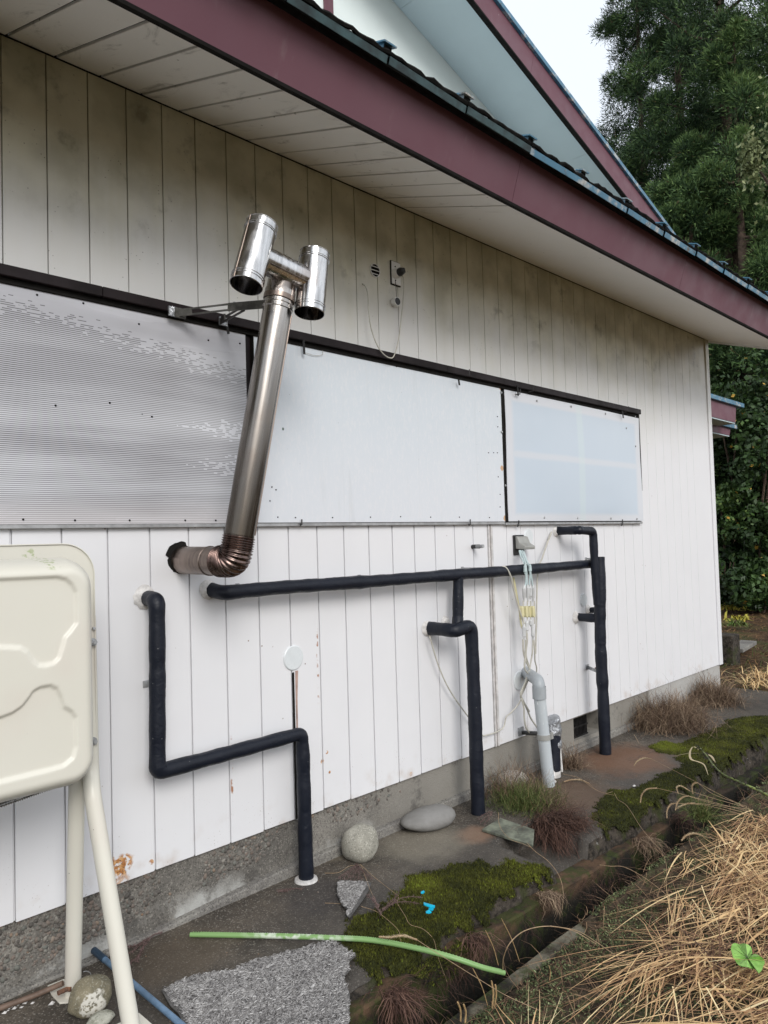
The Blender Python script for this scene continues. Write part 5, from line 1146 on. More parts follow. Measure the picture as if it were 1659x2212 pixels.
def foxtail(head, stem, zs, lab, r=.009, hr=None):
    pts = list(head)+list(stem); z = np.interp(np.linspace(0, 1, len(pts)), np.linspace(0, 1, len(zs)), zs)
    p3 = [G(u, v, zz) for (u, v), zz in zip(pts, z)]; t = thing('foxtail_grass', p3[-1], lab, 'grass stem', 'dry foxtail grass stems')
    sp = spline(p3[len(head)-1:], 8); MB().tube(sp, .0011, 5).build('stem', M['stem'], t)
    hp = np.array(spline(p3[:len(head)], 10)); L = len(hp); n = 420; k = RS.rand(n)*(L-1.001); i = k.astype(int); f = (k-i)[:, None]; c = hp[i]*(1-f)+hp[i+1]*f; d = hp[i]-hp[i+1]; d /= np.linalg.norm(d, axis=1)[:, None]
    rd = RS.randn(n, 3); rd -= d*(rd*d).sum(1)[:, None]; rd /= np.linalg.norm(rd, axis=1)[:, None]; env = (np.sin(np.pi*np.clip(k/(L-1), .03, .97))**.5)[:, None]
    tip = c+(rd*.75+d*.7)*r*env*1.15; w_ = np.cross(d, rd)*.0007; V = np.stack([c-w_*1.6, c+w_*1.6, tip], 1).reshape(-1, 3)
    soup('seed_head', V, np.arange(3*n).reshape(-1, 3), M['seed'], t, rand=RS.rand(n))
    MB().tube(list(hp), [r*.32]*L, 6).build('seed_core', M['stem'], t)
foxtail([kE(640, 120), kE(665, 85), kE(715, 62), kE(772, 68)], [kE(1000, 185), kE(1200, 290), kE(1400, 395), kE(1560, 470)], [.05, .10, .12, .08, .0], 'foxtail with the farthest reaching arched head, over the rusty slab')
foxtail([kE(688, 400), kE(700, 340), kE(740, 298), kE(812, 290)], [kE(1000, 335), kE(1250, 410), kE(1500, 450)], [.06, .10, .08, -.0], 'foxtail with a broad hooked head over the mossy edge')
foxtail([kE(890, 520), kE(892, 460), kE(920, 415), kE(965, 405)], [kE(1200, 425), kE(1500, 500)], [.03, .09, .05, -.02], 'foxtail with the lowest drooping hooked head')
foxtail([kE(955, 458), kE(970, 400), kE(1010, 360), kE(1056, 350)], [kE(1250, 400), kE(1520, 470)], [.05, .10, .06, -.02], 'foxtail with a bent head just right of the lowest one')
foxtail([kE(958, 450), kE(1000, 425), kE(1050, 408), kE(1100, 405)], [kE(1300, 430), kE(1520, 490)], [.04, .08, .05, -.02], 'foxtail lying almost flat below the bent head')
foxtail([kE(975, 330), kE(965, 285), kE(1000, 275), kE(1065, 312)], [kE(1250, 370), kE(1500, 440)], [.06, .10, .07, -.02], 'foxtail with a small kinked head in the upper middle')
foxtail([kE(1088, 335), kE(1080, 285), kE(1095, 255), kE(1125, 250)], [kE(1250, 340), kE(1500, 430)], [.06, .10, .07, -.02], 'foxtail with a narrow upright hooked head')
foxtail([kE(105, 242), kE(160, 228), kE(230, 228), kE(297, 255)], [kE(340, 295), kE(400, 325), kE(490, 345)], [.012, .012, .008, .02], 'foxtail head lying flat on the rusty slab', .012)
foxtail([kF(360, 742), kF(430, 745), kF(520, 735), kF(610, 762)], [kF(760, 860), kF(1000, 1010), kF(1200, 1130), kF(1420, 1230)], [.05, .06, .06, .0, -.03], 'foxtail with a long stem lying across the green strip', .011)
foxtail([kE(1000, 690), kE(1040, 650), kE(1100, 635), kE(1165, 655)], [kE(1300, 690), kE(1450, 740)], [.0, .03, .0], 'pale foxtail head at the ditch edge below the others', .012)
def stalk(pts, zs, r, label, mat='stem', name='dry_stalk', tp=1):
    z = np.interp(np.linspace(0, 1, len(pts)), np.linspace(0, 1, len(zs)), zs); p = spline([G(u, v, zz) for (u, v), zz in zip(pts, z)], 7); n = len(p)
    return tag(MB().tube(p, [r*(1-.5*tp*k/n) for k in range(n)], 6).build(name, M[mat], smooth=True), label, 'stalk', 'loose dry stalks')
stalk([kE(490, 330), kE(520, 380), kE(590, 430), kE(700, 600), (1188+.2838*870, 1620+.2838*815), kE(885, 1050)], [.02, .04, .06, .0, -.04], .0014, 'straw stem arching down across the ditch from the slab')
stalk([kE(380, 875), kE(460, 885), kE(560, 890), kE(700, 960), kE(860, 1080), kE(1050, 1260), kE(1200, 1500)], [.0, .02, .0, -.03], .0015, 'long straight straw stem crossing the near bank from the ditch')
stalk([kF(1180, 960), kF(1185, 880), kF(1230, 780), kF(1330, 700), kF(1480, 672), kF(1640, 700), kF(1800, 790)], [-.06, .08, .06, -.03], .0022, 'arching dry blade over the dark ditch')
stalk([kF(1340, 120), kF(1400, 180), kF(1480, 240), kF(1550, 330), kF(1580, 440), kF(1575, 560)], [.01, .01, .02, -.03, -.10], .0017, 'grey curved stalk hanging off the slab corner')
stalk([kF(490, 480), kF(482, 520), kF(530, 600), kF(565, 660), kF(650, 690), kF(720, 760), kF(745, 860), kF(780, 960), kF(810, 1040)], [.03, .03, .02, -.03, -.1], .0011, 'thin pale stalk wandering over the near moss')
stalk([kF(240, 540), kF(350, 580), kF(480, 690), kF(500, 760), kF(540, 870), kF(550, 965)], [.02, .03, .01, -.08], .0011, 'thin stalk from the small mat over the moss edge')
stalk([kF(0, 320), kF(90, 315), kF(165, 272), kF(240, 266)], [.01, .02, .02], .0012, 'pale stalk running left from the dead cedar spray')
stalk([kF(240, 266), kF(270, 350), kF(300, 430), kF(345, 520)], [.02, .02, .02], .0012, 'pale stalk crossing the corner of the small mat')
stalk([kF(235, 262), kF(320, 340), kF(460, 450), kF(490, 470)], [.02, .02, .02], .0012, 'pale stalk from the cedar spray towards the moss')
stalk([kF(0, 518), kF(60, 520), kF(110, 524)], [.004, .006], .001, 'short thin stalk left of the small mat')
stalk([kC(260, 1380), kC(262, 1480), kC(300, 1580), kC(400, 1680), kC(520, 1720), kC(610, 1760)], [.05, .05, .05, .03], .0015, 'curved grey stalk lying over the slate tile')
stalk([kC(975, 955), kC(1150, 1000), kC(1300, 1110), kC(1430, 1165), kC(1520, 1150)], [.01, .02, .02], .0014, 'thin dark stem running from the black stub to the moss')
stalk([kE(0, 1340), kE(200, 1375), kE(350, 1460), kE(520, 1580), kE(700, 1700)], [.02, .02, -.02], .0018, 'long dry blade on the near bank')
# thick green-black weed stem fallen over the ditch
fw_ = thing('fallen_weed', G(*kE(1659, 345), .05), 'fallen green weed stem with black buds reaching over the far ditch', 'weed')
p = spline([G(u, v, z) for (u, v), z in zip((kE(1135, -20), kE(1190, 40), kE(1240, 110), kE(1310, 180), kE(1400, 225), kE(1480, 262), kE(1570, 300), kE(1690, 360)), (.14, .15, .15, .14, .13, .12, .10, .05))], 6)
MB().tube(p, [.004+.004*k/len(p) for k in range(len(p))], 8).build('stem', simple('green_black_stem', (.19, .24, .06), .5, var=.35, scale=30, col2=(.05, .055, .03)), fw_, smooth=True)
pa = np.array(p); n = 170; i = RS.randint(0, len(p), n); c_ = pa[i]; rd = RS.randn(n, 3)*[1, 1, .8]; rd[:, 2] -= .5; rd /= np.linalg.norm(rd, axis=1)[:, None]; w_ = np.cross(rd, RS.randn(n, 3)); w_ /= np.linalg.norm(w_, axis=1)[:, None]
V = np.stack([c_, c_+rd*.014+w_*.004, c_+rd*.03, c_+rd*.014-w_*.004], 1).reshape(-1, 3); i = np.arange(n)*4
soup('withered_leaves', V, np.stack([np.stack([i, i+1, i+2], -1), np.stack([i, i+2, i+3], -1)], 1).reshape(-1, 3), fib('withered_black_leaf', [(0, (.015, .014, .012)), (1, (.06, .05, .035))], .7), fw_, rand=np.repeat(RS.rand(n), 2))
for pts in (((1135, 0), (1090, -25), (1065, 20), (1075, 70), (1130, 90), (1175, 115), (1205, 190)), ((1140, 25), (1060, 25), (1000, 35), (962, 45)), ((1195, 30), (1230, 50), (1260, 95))):
    sp = np.array(spline([G(*kE(*q), .13) for q in pts], 6)); tdir = np.gradient(sp, axis=0); tdir /= np.linalg.norm(tdir, axis=1)[:, None]; wv = np.cross(tdir, [0, .3, 1]); wv /= np.linalg.norm(wv, axis=1)[:, None]
    Vv, Tt = ribbons(sp[None], (wv*(.0065*np.sin(np.linspace(.25, 3.0, len(sp))))[:, None])[None]); soup('curled_dry_leaf', Vv, Tt, M['seed'], fw_, rand=np.full(len(Tt), .6))
# bright green round leaf
gl_ = G(*kE(1505, 1575), .03); lf = thing('butterbur_leaf', gl_, 'bright green scalloped leaf lying in the straw at the right', 'leaf')
ctr = G(*kE(1500, 1580), .05); out_ = [(1380, 1500), (1385, 1545), (1410, 1600), (1440, 1640), (1500, 1650), (1560, 1665), (1590, 1700), (1625, 1640), (1632, 1600), (1600, 1570), (1560, 1550), (1530, 1570), (1510, 1585), (1540, 1545), (1530, 1500), (1490, 1475), (1440, 1480), (1400, 1470)]
rim = [G(*kE(*q), .05+.012*math.sin(k*2.2)) for k, q in enumerate(out_)]; rim2 = []
for k in range(len(rim)):
    a, c = rim[k], rim[(k+1) % len(rim)]; rim2 += [a, (a+c)/2+(((a+c)/2-ctr)*.05)]
b = MB(); b.add([ctr]+rim2+[ctr-[0, 0, .002]]+[q-[0, 0, .0015] for q in rim2], [(0, 1+i, 1+(i+1) % len(rim2)) for i in range(len(rim2))]+[(len(rim2)+1, len(rim2)+2+(i+1) % len(rim2), len(rim2)+2+i) for i in range(len(rim2))])
def leafm():
    m = NM('fresh_leaf_green', .45, 0, .5); m.col(m.mix(m.map(m.noise(40, 4), .35, .65), (.20, .42, .075), (.30, .55, .13))); return m.m
b.build('blade', leafm(), lf, smooth=True)
b = MB()
for q in rim2[::3]: b.tube([ctr+[0, 0, .001], ctr+(q-ctr)*.85+[0, 0, .001]], [.0009, .0004], 4)
b.build('leaf_veins', simple('leaf_vein', (.10, .15, .05), .6), lf)
MB().tube([ctr, ctr+[.01, -.02, -.08]], .002, 6).build('stalk', M['stem'], lf)

# ================================================================== STONES AND LOOSE THINGS
def rock(name, c, sx, sy, sz, mat, label, seed, rough=.08, rz=0, flat_=0, wedge=0, group='loose stones on the slab'):
    bm = bmesh.new(); bmesh.ops.create_icosphere(bm, subdivisions=4, radius=1); rs = np.random.RandomState(seed); v = np.array([q.co[:] for q in bm.verts])
    o1, o2 = rs.rand(2)*30
    d = 1+rough*(fbm(v[:, 0]*1.3+o1, v[:, 1]*1.3+v[:, 2]*1.1+o2, 3)-.5)*2+rough*.35*(fbm(v[:, 0]*4+o2, v[:, 2]*4+v[:, 1]*3+o1, 3)-.5)*2
    v = np.sign(v)*np.abs(v)**(1-.18*flat_)*d[:, None]; v[:, 2] *= 1+wedge*v[:, 0]; v *= [sx, sy, sz]
    ca, sa = math.cos(rz), math.sin(rz); v = np.stack([v[:, 0]*ca-v[:, 1]*sa, v[:, 0]*sa+v[:, 1]*ca, v[:, 2]], -1); v[:, 2] = np.maximum(v[:, 2], -sz*.85)
    f = [[q.index for q in g.verts] for g in bm.faces]; bm.free(); zmin = v[:, 2].min()
    b = MB(); b.add(v+np.array([c[0], c[1], c[2]-zmin-.003]), f); return tag(b.build(name, mat, smooth=True, sharp=180), label, 'stone', group)
c = G(196, 2186); rock('stone', (c[0], c[1], 0), .072, .06, .064, stone('mossy_stone', (.12, .11, .075), (.24, .21, .14), .3, 14, (*P(*kJ(690, 775), c[1]-.05), .042)), 'mossy brown stone with a white patch between the tank legs', 5, .10)
c = G(785, 1856); rock('stone', (c[0], c[1]+.02, 0), .092, .085, .088, stone('granite_stone', (.26, .25, .21), (.40, .385, .33), .6, 8), 'rounded speckled granite stone beside the foundation', 9, .07, flat_=.6)
c = G(*kG(1110, 450)); rock('stone', (c[0]+.01, c[1]+.045, 0), .165, .10, .054, stone('smooth_grey_stone', (.20, .195, .185), (.25, .245, .235), 0, 5), 'flat smooth grey river stone left of the black pipe leg', 12, .06, rz=-.25, flat_=.3, wedge=.22)
c = G(*kC(470, 1120)); rock('stone', (c[0], c[1]+.04, 0), .12, .09, .055, stone('pale_stone', (.32, .29, .26), (.46, .43, .39), .4, 9), 'pale stone half hidden in the weeds before the drain pipe', 15, .08)
c = G(*kJ(745, 905)); rock('stone', (c[0], c[1], 0), .045, .035, .018, stone('cement_lump', (.24, .24, .19), (.42, .42, .36), .4, 30), 'flat mossy cement lump below the white patched stone', 18, .16)
b = MB()
for k, (u, v, r) in enumerate(((35, 830, .008), (70, 800, .005), (110, 798, .009), (160, 790, .006), (185, 758, .009), (240, 760, .006), (60, 815, .005), (385, 762, .010), (90, 790, .004), (135, 775, .004))):
    c = G(*kJ(u, v), r*.5); b.add([c+np.array(o)*r*random.uniform(.7, 1.2)*np.array([1.2, 1, .7]) for o in ((1, 0, 0), (0, 1, 0), (-1, 0, 0), (0, -1, 0), (0, 0, 1), (0, 0, -1))], [(0, 1, 4), (1, 2, 4), (2, 3, 4), (3, 0, 4), (1, 0, 5), (2, 1, 5), (3, 2, 5), (0, 3, 5)])
tag(b.build('pale_pebbles', M['putty'], smooth=True), 'small whitish pebbles on the slab beside the brown cane', 'pebbles', None, 'stuff')
c = G(*kD(640, 1418)); rock('pebble', (c[0], c[1], 0), .012, .008, .006, M['putty'], 'small white chip on the rusty slab near the far moss', 60, .15, group=None)
# scattered grit
n = 1400; x_ = RS.uniform(1.0, 7.5, n)**1; x_ = 1.0+(x_-1.0)**1.3/1.6; y_ = RS.uniform(-.8, -.03, n); V = []; T = []; R_ = []
oct_v = np.array([(1, 0, 0), (-1, 0, 0), (0, 1, 0), (0, -1, 0), (0, 0, 1), (0, 0, -1)], float); oct_f = np.array([(0, 2, 4), (2, 1, 4), (1, 3, 4), (3, 0, 4), (2, 0, 5), (1, 2, 5), (3, 1, 5), (0, 3, 5)])
r = RS.uniform(.0008, .0032, n)*(1+(RS.rand(n) > .97)*1.2); V = (oct_v[None]*(1+.4*RS.rand(n, 6, 1))*r[:, None, None]*[1, 1, .6]+np.stack([x_, y_, slabz(x_, y_)+r*.3], -1)[:, None]).reshape(-1, 3); T = (oct_f[None]+(np.arange(n)*6)[:, None, None]).reshape(-1, 3)
tag(soup('slab_grit', V, T, M['pebble'], rand=np.repeat(np.clip(RS.rand(n)*1.1, 0, 1), 8)), 'loose grit and crumbs strewn over the slab', 'grit', None, 'stuff')
# slate tile
q4 = [G(*kC(78, 1562), .014), G(*kC(280, 1438), .026), G(*kC(655, 1565), .020), G(*kC(640, 1738), .010)]
sl_ = tag(MB().prism(q4, (0, 0, -.013)).build('slate_tile', simple('lichen_slate', (.22, .24, .18), .6, var=.3, scale=14, col2=(.07, .075, .06), bump=.5, bscale=40, bdist=.004), bevel=.001), 'broken grey green slate tile lying beside the rust brown roots', 'tile')
# turquoise plastic shards
cy_ = simple('turquoise_plastic', (.0, .42, .62), .4, var=.03)
for (poly, z, lb) in ((((655, 518), (730, 540), (728, 552), (700, 552), (655, 532)), .03, 'long turquoise plastic shard on the moss'), (((690, 552), (722, 556), (715, 572), (688, 566)), .025, 'middle turquoise plastic shard under the long one'), (((668, 578), (690, 568), (708, 584), (690, 590), (670, 586)), .028, 'lowest small turquoise plastic shard'), (((636, 447), (655, 440), (662, 448), (650, 458), (636, 455)), .03, 'single turquoise chip above the other shards')):
    tag(MB().prism([G(*kF(*q), z+.004*math.sin(i*2)) for i, q in enumerate(poly)], (0, 0, .004)).build('plastic_shard', cy_), lb, 'plastic', 'turquoise plastic bits')
# green plastic strip with a toothed edge
gp_ = [(411, 2019), (520, 2021), (620, 2023), (702, 2026), kF(300, 765), kF(600, 818), kF(850, 882), kF(1050, 948), kF(1190, 982)]
zz = [.013, .013, .014, .018, .022, .02, .0, -.04, -.075]; sp = spline([G(u, v, z) for (u, v), z in zip(gp_, zz)], 10)
gs_ = thing('green_garden_stake', sp[0], 'long bent green plastic strip with a toothed edge lying across slab and ditch', 'strip')
def grm():
    m = NM('green_plastic', .42, 0, .5); c = m.mix(m.noise(6, 4), (.18, .33, .115), (.24, .40, .15)); q = G(620, 2023)
    dx = m.math('ABSOLUTE', m.math('SUBTRACT', m.x, float(q[0]))); c = m.mix(m.math('MULTIPLY', m.map(dx, .03, .16, 1, 0), m.map(m.noise(30, 4), .42, .6)), c, (.62, .68, .58)); m.col(c); return m.m
M['green'] = grm(); MB().tube(sp, .0092, 10).build('strip', M['green'], gs_, smooth=True)
b = MB(); spd = dense(sp, .0085)
for k in range(1, len(spd)-1):
    t = spd[k+1]-spd[k-1]; t /= np.linalg.norm(t); nrm = np.cross(t, [0, 0, 1]); nrm /= np.linalg.norm(nrm)
    if nrm[1] < 0: nrm = -nrm
    c = spd[k]+nrm*.009+np.array([0, 0, .006]); b.add([c-t*.003, c+t*.003, c+nrm*.004+[0, 0, .001], c-[0, 0, .003]], [(0, 1, 2), (0, 2, 3), (1, 3, 2)])
b.build('teeth', M['green'], gs_)
MB().tube([q+[0, 0, .0092] for q in sp[2:-2]], .0022, 6).build('ridge', M['green'], gs_)
# blue pole and brown cane
bp = thing('blue_pole', G(233, 2090), 'light blue thin pole with a dark end lying behind the tank leg', 'pole')
a, c = G(203, 2053, .03), G(395, 2216, .014); a2 = a+(c-a)*.14; MB().tube([a, a2], .013, 12).build('dark_sleeve', simple('dark_blue_sleeve', (.03, .06, .10), .5, var=.2), bp, smooth=True)
MB().tube([a2, c+(c-a)*.25], .0105, 12).build('pole', simple('blue_enamel_pole', (.15, .25, .38), .4, var=.2, scale=18), bp, smooth=True)
tag(MB().tube(spline([G(-60, 2205, .02), G(0, 2178, .02), G(70, 2152, .022), G(108, 2136, .03), G(136, 2124, .045)], 6), .0095, 10).build('cane', simple('brown_bamboo', (.20, .135, .10), .6, var=.25, scale=12), smooth=True), 'brown cane on the slab reaching the tank foot plate from the left', 'cane')
b = MB(); b.tube([G(*kJ(635+36*math.cos(a), 555+30*math.sin(a)), .02) for a in np.linspace(-2.2, 2.4, 14)], .0014, 6); tag(b.build('wire_loop', M['galv']), 'small wire loop behind the mossy stone', 'wire')
# coil mats
def coilmat(name, poly, z0, lab, n, strip_pts, origin_lbl=None):
    pw = [G(u, v)[:2] for u, v in poly]; c0 = np.mean(pw, 0); t = thing(name, (c0[0], c0[1], z0), lab, 'mat')
    b = MB(); b.prism([(x, y, z0+.002*math.sin(i*1.7)) for i, (x, y) in enumerate(pw)], (0, 0, .004)); b.build('mat_backing', M['mat_edge'], t)
    x0, x1 = min(p[0] for p in pw), max(p[0] for p in pw); y0, y1 = min(p[1] for p in pw), max(p[1] for p in pw)
    x = RS.uniform(x0, x1, n*3); y = RS.uniform(y0, y1, n*3); s = polydist(x, y, pw); k = inpoly(x, y, pw) & (s > .004)
    if strip_pts is not None:
        sw = [G(u, v)[:2] for u, v in strip_pts[0]]; k &= polydist(x, y, sw, False) > strip_pts[1]
    x, y = x[k][:n], y[k][:n]; m_ = len(x); S = 7; a0 = RS.rand(m_)*6.28; sw_ = RS.uniform(3., 6., m_); rr = RS.uniform(.0035, .0085, m_); nx_ = RS.randn(m_, 3)*.5+[0, 0, 1]; nx_ /= np.linalg.norm(nx_, axis=1)[:, None]
    e1 = np.cross(nx_, [1, 0, 0]); e1 /= np.linalg.norm(e1, axis=1)[:, None]; e2 = np.cross(nx_, e1); ang = a0[:, None]+np.linspace(0, 1, S)[None]*sw_[:, None]
    c = np.stack([x, y, z0+.006+RS.rand(m_)*.006], -1); Pn = c[:, None]+rr[:, None, None]*(np.cos(ang)[..., None]*e1[:, None]+np.sin(ang)[..., None]*e2[:, None]*1.3); Wn = (nx_*.5+[0, .4, .4])[:, None]*.0010*np.ones((1, S, 1))
    V, T = ribbons(Pn, Wn); tag(soup('coil_pile', V, T, M['coil'], t, rand=np.repeat(np.clip(.5+.25*RS.randn(m_)-.5*(fbm(x*30, y*30)-.5), 0, 1), 12)), None, None, None, 'stuff'); return t
k7 = K(0, 1728, .5)
coilmat('coil_mat', [k7(697, 830), k7(760, 800), k7(830, 768), k7(900, 756), k7(1000, 745), k7(1050, 722), k7(1100, 700), k7(1150, 698), k7(1200, 680), k7(1330, 642), k7(1448, 618), k7(1470, 640), k7(1500, 660), k7(1538, 680), k7(1505, 705), k7(1515, 740), k7(1485, 775), k7(1512, 850), k7(1508, 1000), k7(1490, 1120), k7(860, 1120), k7(800, 990), k7(770, 930), k7(735, 900)], .004,
        'large torn grey coil mat lying on the slab in the foreground', 12000, ([k7(860, 1120), k7(800, 990), k7(770, 930), k7(735, 900), k7(697, 830), k7(830, 768), k7(1000, 745), k7(1100, 700), k7(1300, 650)], .010))
coilmat('coil_mat_scrap', [kG(312, 905), kG(350, 896), kG(592, 908), kG(575, 960), kG(520, 1060), kG(412, 1205), kG(382, 1180), kG(400, 1140), kG(345, 1095), kG(330, 1050), kG(312, 1010)], .006, 'small triangular scrap of grey mat near the dead cedar spray', 2600, ([kG(312, 905), kG(592, 908), kG(412, 1205)], .012))
# dead cedar sprays
def cedar_twig(paths, zs, lab, nl=60, L=.012):
    V_ = []; R_ = []
    for pts in paths:
        z = np.interp(np.linspace(0, 1, len(pts)), np.linspace(0, 1, len(zs)), zs); sp = np.array(spline([G(u, v, zz) for (u, v), zz in zip(pts, z)], 6)); d = np.gradient(sp, axis=0); d /= np.linalg.norm(d, axis=1)[:, None]
        i = RS.randint(0, len(sp), nl); c = sp[i]+RS.randn(nl, 3)*.0015; rd = RS.randn(nl, 3)*[1, 1, .6]; rd = rd/np.linalg.norm(rd, axis=1)[:, None]+d[i]*.8; rd /= np.linalg.norm(rd, axis=1)[:, None]; w_ = np.cross(rd, [0, 0, 1])*.0013
        V_.append(np.stack([c-w_, c+w_, c+rd*L*RS.uniform(.6, 1.5, nl)[:, None]], 1).reshape(-1, 3)); R_.append(RS.rand(nl))
        Pn, Wn = sp[None], np.tile(np.array([[[0, 0, .0014]]]), (1, len(sp), 1)); Vs, Ts = ribbons(Pn, Wn); V_.append(Vs[Ts].reshape(-1, 3)); R_.append(np.full(len(Ts), .2))
    V = np.concatenate(V_); V[:, 2] = np.maximum(V[:, 2], .002); return tag(soup('dead_cedar_spray', V, np.arange(len(V)).reshape(-1, 3), M['twig'], rand=np.concatenate(R_)), lab, 'twig', 'dead cedar sprays')
cedar_twig([[kG(470, 745), kG(470+dx*.5, 800+abs(dx)*-.02), kG(470+dx, 880-abs(dx)*.18)] for dx in (-150, -115, -80, -45, -15, 15, 45, 80, 110, 130)], (.03, .015), 'dark fan of dead cedar spray under the granite stone', 46, .014)
cedar_twig([[kG(660, 1150), kG(740, 1080), kG(860, 1050), kG(980, 1065)], [kG(700, 1120), kG(800, 1040), kG(900, 1010), kG(1000, 1015)], [kG(690, 1120), kG(760, 1050), kG(820, 975)], [kG(670, 1160), kG(620, 1060), kG(560, 1000)], [kG(650, 1130), kG(640, 1070), kG(610, 1020)]], (.03, .04, .03), 'pinkish dead cedar spray on the moss beside the small mat', 90, .014)
cedar_twig([[kJ(1195, 238), kJ(1120, 265), kJ(1040, 330), kJ(940, 400)], [kJ(1100, 280), kJ(1050, 360), kJ(1010, 450)], [kJ(1090, 280), kJ(1010, 330), kJ(920, 350)], [kJ(1060, 320), kJ(1030, 400), kJ(960, 460)]], (.015, .012), 'grey brown dead cedar spray beside the front tank leg', 110, .012)
cedar_twig([[kC(190, 1370), kC(120, 1430), kC(60, 1490)], [kC(190, 1375), kC(150, 1450), kC(110, 1500)], [kC(180, 1370), kC(100, 1400), kC(40, 1450)]], (.04, .01), 'dark dead cedar spray against the black pipe leg and slate', 70, .013)
cedar_twig([[k7(1195, 390), k7(1250, 385), k7(1310, 382)], [k7(1200, 398), k7(1240, 392)]], (.01, .01), 'small dead cedar sprig left of the black pipe foot', 60, .010)

# ================================================================== TREES
def at(u, dist):
    r = ray(u, 1200); h = r[:2]/np.linalg.norm(r[:2]); return CAM[:2]+h*dist
def sprays(c, d, L, w, rs_, droop=.0):
    """narrow needle-like blades: c base, d direction; one triangle each"""
    n = len(c); tip = c+d*L[:, None]; sd = np.cross(d, rs_.randn(n, 3)); sd /= np.linalg.norm(sd, axis=1)[:, None]+1e-9
    V = np.stack([c-sd*w[:, None], c+sd*w[:, None], tip], 1).reshape(-1, 3); return V, np.arange(3*n).reshape(-1, 3)
def cedar(u, dist, H, Rm, ntuft, z0, label, seed, per=130, open_=0., bright=0., tr=.5, sc_=1.0, zmin_f=.0):
    rs_ = np.random.RandomState(seed); x, y = at(u, dist); t = thing('cedar_tree', (x, y, -.05), label, 'tree', 'cedar trees behind the house')
    b = MB(); b.tube([(x, y, -.1), (x+.05, y, H*.3), (x, y+.06, H*.7), (x, y, H)], [(.28 if H > 12 else .08), (.22 if H > 12 else .06), .06, .02], 10)
    b.build('trunk', M['bark'], t, smooth=True)
    br_ = MB(); C_ = []; 
    k = 0
    while len(C_) < ntuft:
        z = z0+(H-z0)*rs_.rand()**1.15; f = (z-z0)/(H-z0); Rz = Rm*(1-f)**tr*(.55+.45*min(1, (z-z0)/(H*.12)+.4)); a = rs_.rand()*6.283; L = Rz*rs_.uniform(.65, 1.12)
        if open_ and vnoise(z*.9+seed, a*1.2) < open_: continue
        e = np.array([x+math.cos(a)*L, y+math.sin(a)*L, z+L*rs_.uniform(-.25, .25)]); s = np.array([x, y, z-.15*L])
        m_ = (s+e)/2-[0, 0, .12*L]
        if k % 3 == 0: br_.tube([s, m_, e], [.05, .03, .01], 5, cap=False)
        k += 1
        for q in (1.0, rs_.uniform(.75, .95), rs_.uniform(.5, .8), rs_.uniform(.1, .5)):
            p_ = s+(e-s)*q+rs_.randn(3)*.16*(1.2-q+.4); C_.append((p_, (.30+.30*rs_.rand())*sc_*(1.05-.3*f), rs_.rand(), a))
    tag(br_.build('limbs', M['bark'], t), None, None, None, 'stuff')
    C_ = C_[:ntuft]; n = len(C_); cc = np.array([q[0] for q in C_]); rr = np.array([q[1] for q in C_]); tn = np.array([q[2] for q in C_]); aa = np.array([q[3] for q in C_])
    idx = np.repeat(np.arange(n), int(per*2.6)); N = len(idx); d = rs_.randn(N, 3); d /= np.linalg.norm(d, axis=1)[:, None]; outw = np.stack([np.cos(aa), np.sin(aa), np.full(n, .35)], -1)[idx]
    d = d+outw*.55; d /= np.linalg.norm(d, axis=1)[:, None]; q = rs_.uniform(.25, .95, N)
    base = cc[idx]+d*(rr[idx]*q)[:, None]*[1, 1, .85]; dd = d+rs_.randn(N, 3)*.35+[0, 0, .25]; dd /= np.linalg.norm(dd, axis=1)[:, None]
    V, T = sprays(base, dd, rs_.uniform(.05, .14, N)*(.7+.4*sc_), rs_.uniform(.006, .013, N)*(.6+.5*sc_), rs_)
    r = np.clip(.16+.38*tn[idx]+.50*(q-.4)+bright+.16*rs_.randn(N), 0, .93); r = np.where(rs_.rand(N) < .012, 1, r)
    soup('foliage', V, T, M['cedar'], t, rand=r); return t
cedar(1430, 21.5, 19, 1.6, 360, 3.0, 'slender cedar with sky showing through its crown, leftmost of the row', 101, 120, open_=.36, tr=.35, sc_=.85, bright=-.04)
cedar(1515, 24.0, 25, 2.9, 900, 3.0, 'tall dark cedar between the slender one and the big right one', 102, 120, tr=.4, sc_=1.15, bright=-.08)
cedar(1615, 20.0, 24, 3.3, 860, 2.5, 'largest dark cedar filling the upper right corner', 103, 130, tr=.4, sc_=1.1)
cedar(1760, 21.0, 24, 3.4, 420, 2.5, 'dark cedar at the right frame edge behind the large one', 104, 110, tr=.4, sc_=1.2)
cedar(1528, 18.6, 10.6, 1.7, 300, 1.5, 'young bright green cedar just above the roof line', 105, 150, tr=.55, sc_=.8, bright=.17)
cedar(1462, 18.5, 9.2, 1.3, 190, 2.0, 'small cedar tip showing right of the gable foot', 106, 150, tr=.6, sc_=.75, bright=.10)
cedar(1640, 18.4, 13, 1.7, 330, 1.5, 'young cedar with pale green tips at the right edge', 107, 150, tr=.5, sc_=.8, bright=.2)
cedar(1575, 27.0, 24, 3.6, 420, 2.0, 'far dark cedar seen in the gaps between the nearer ones', 108, 90, tr=.4, sc_=1.5, bright=-.12)
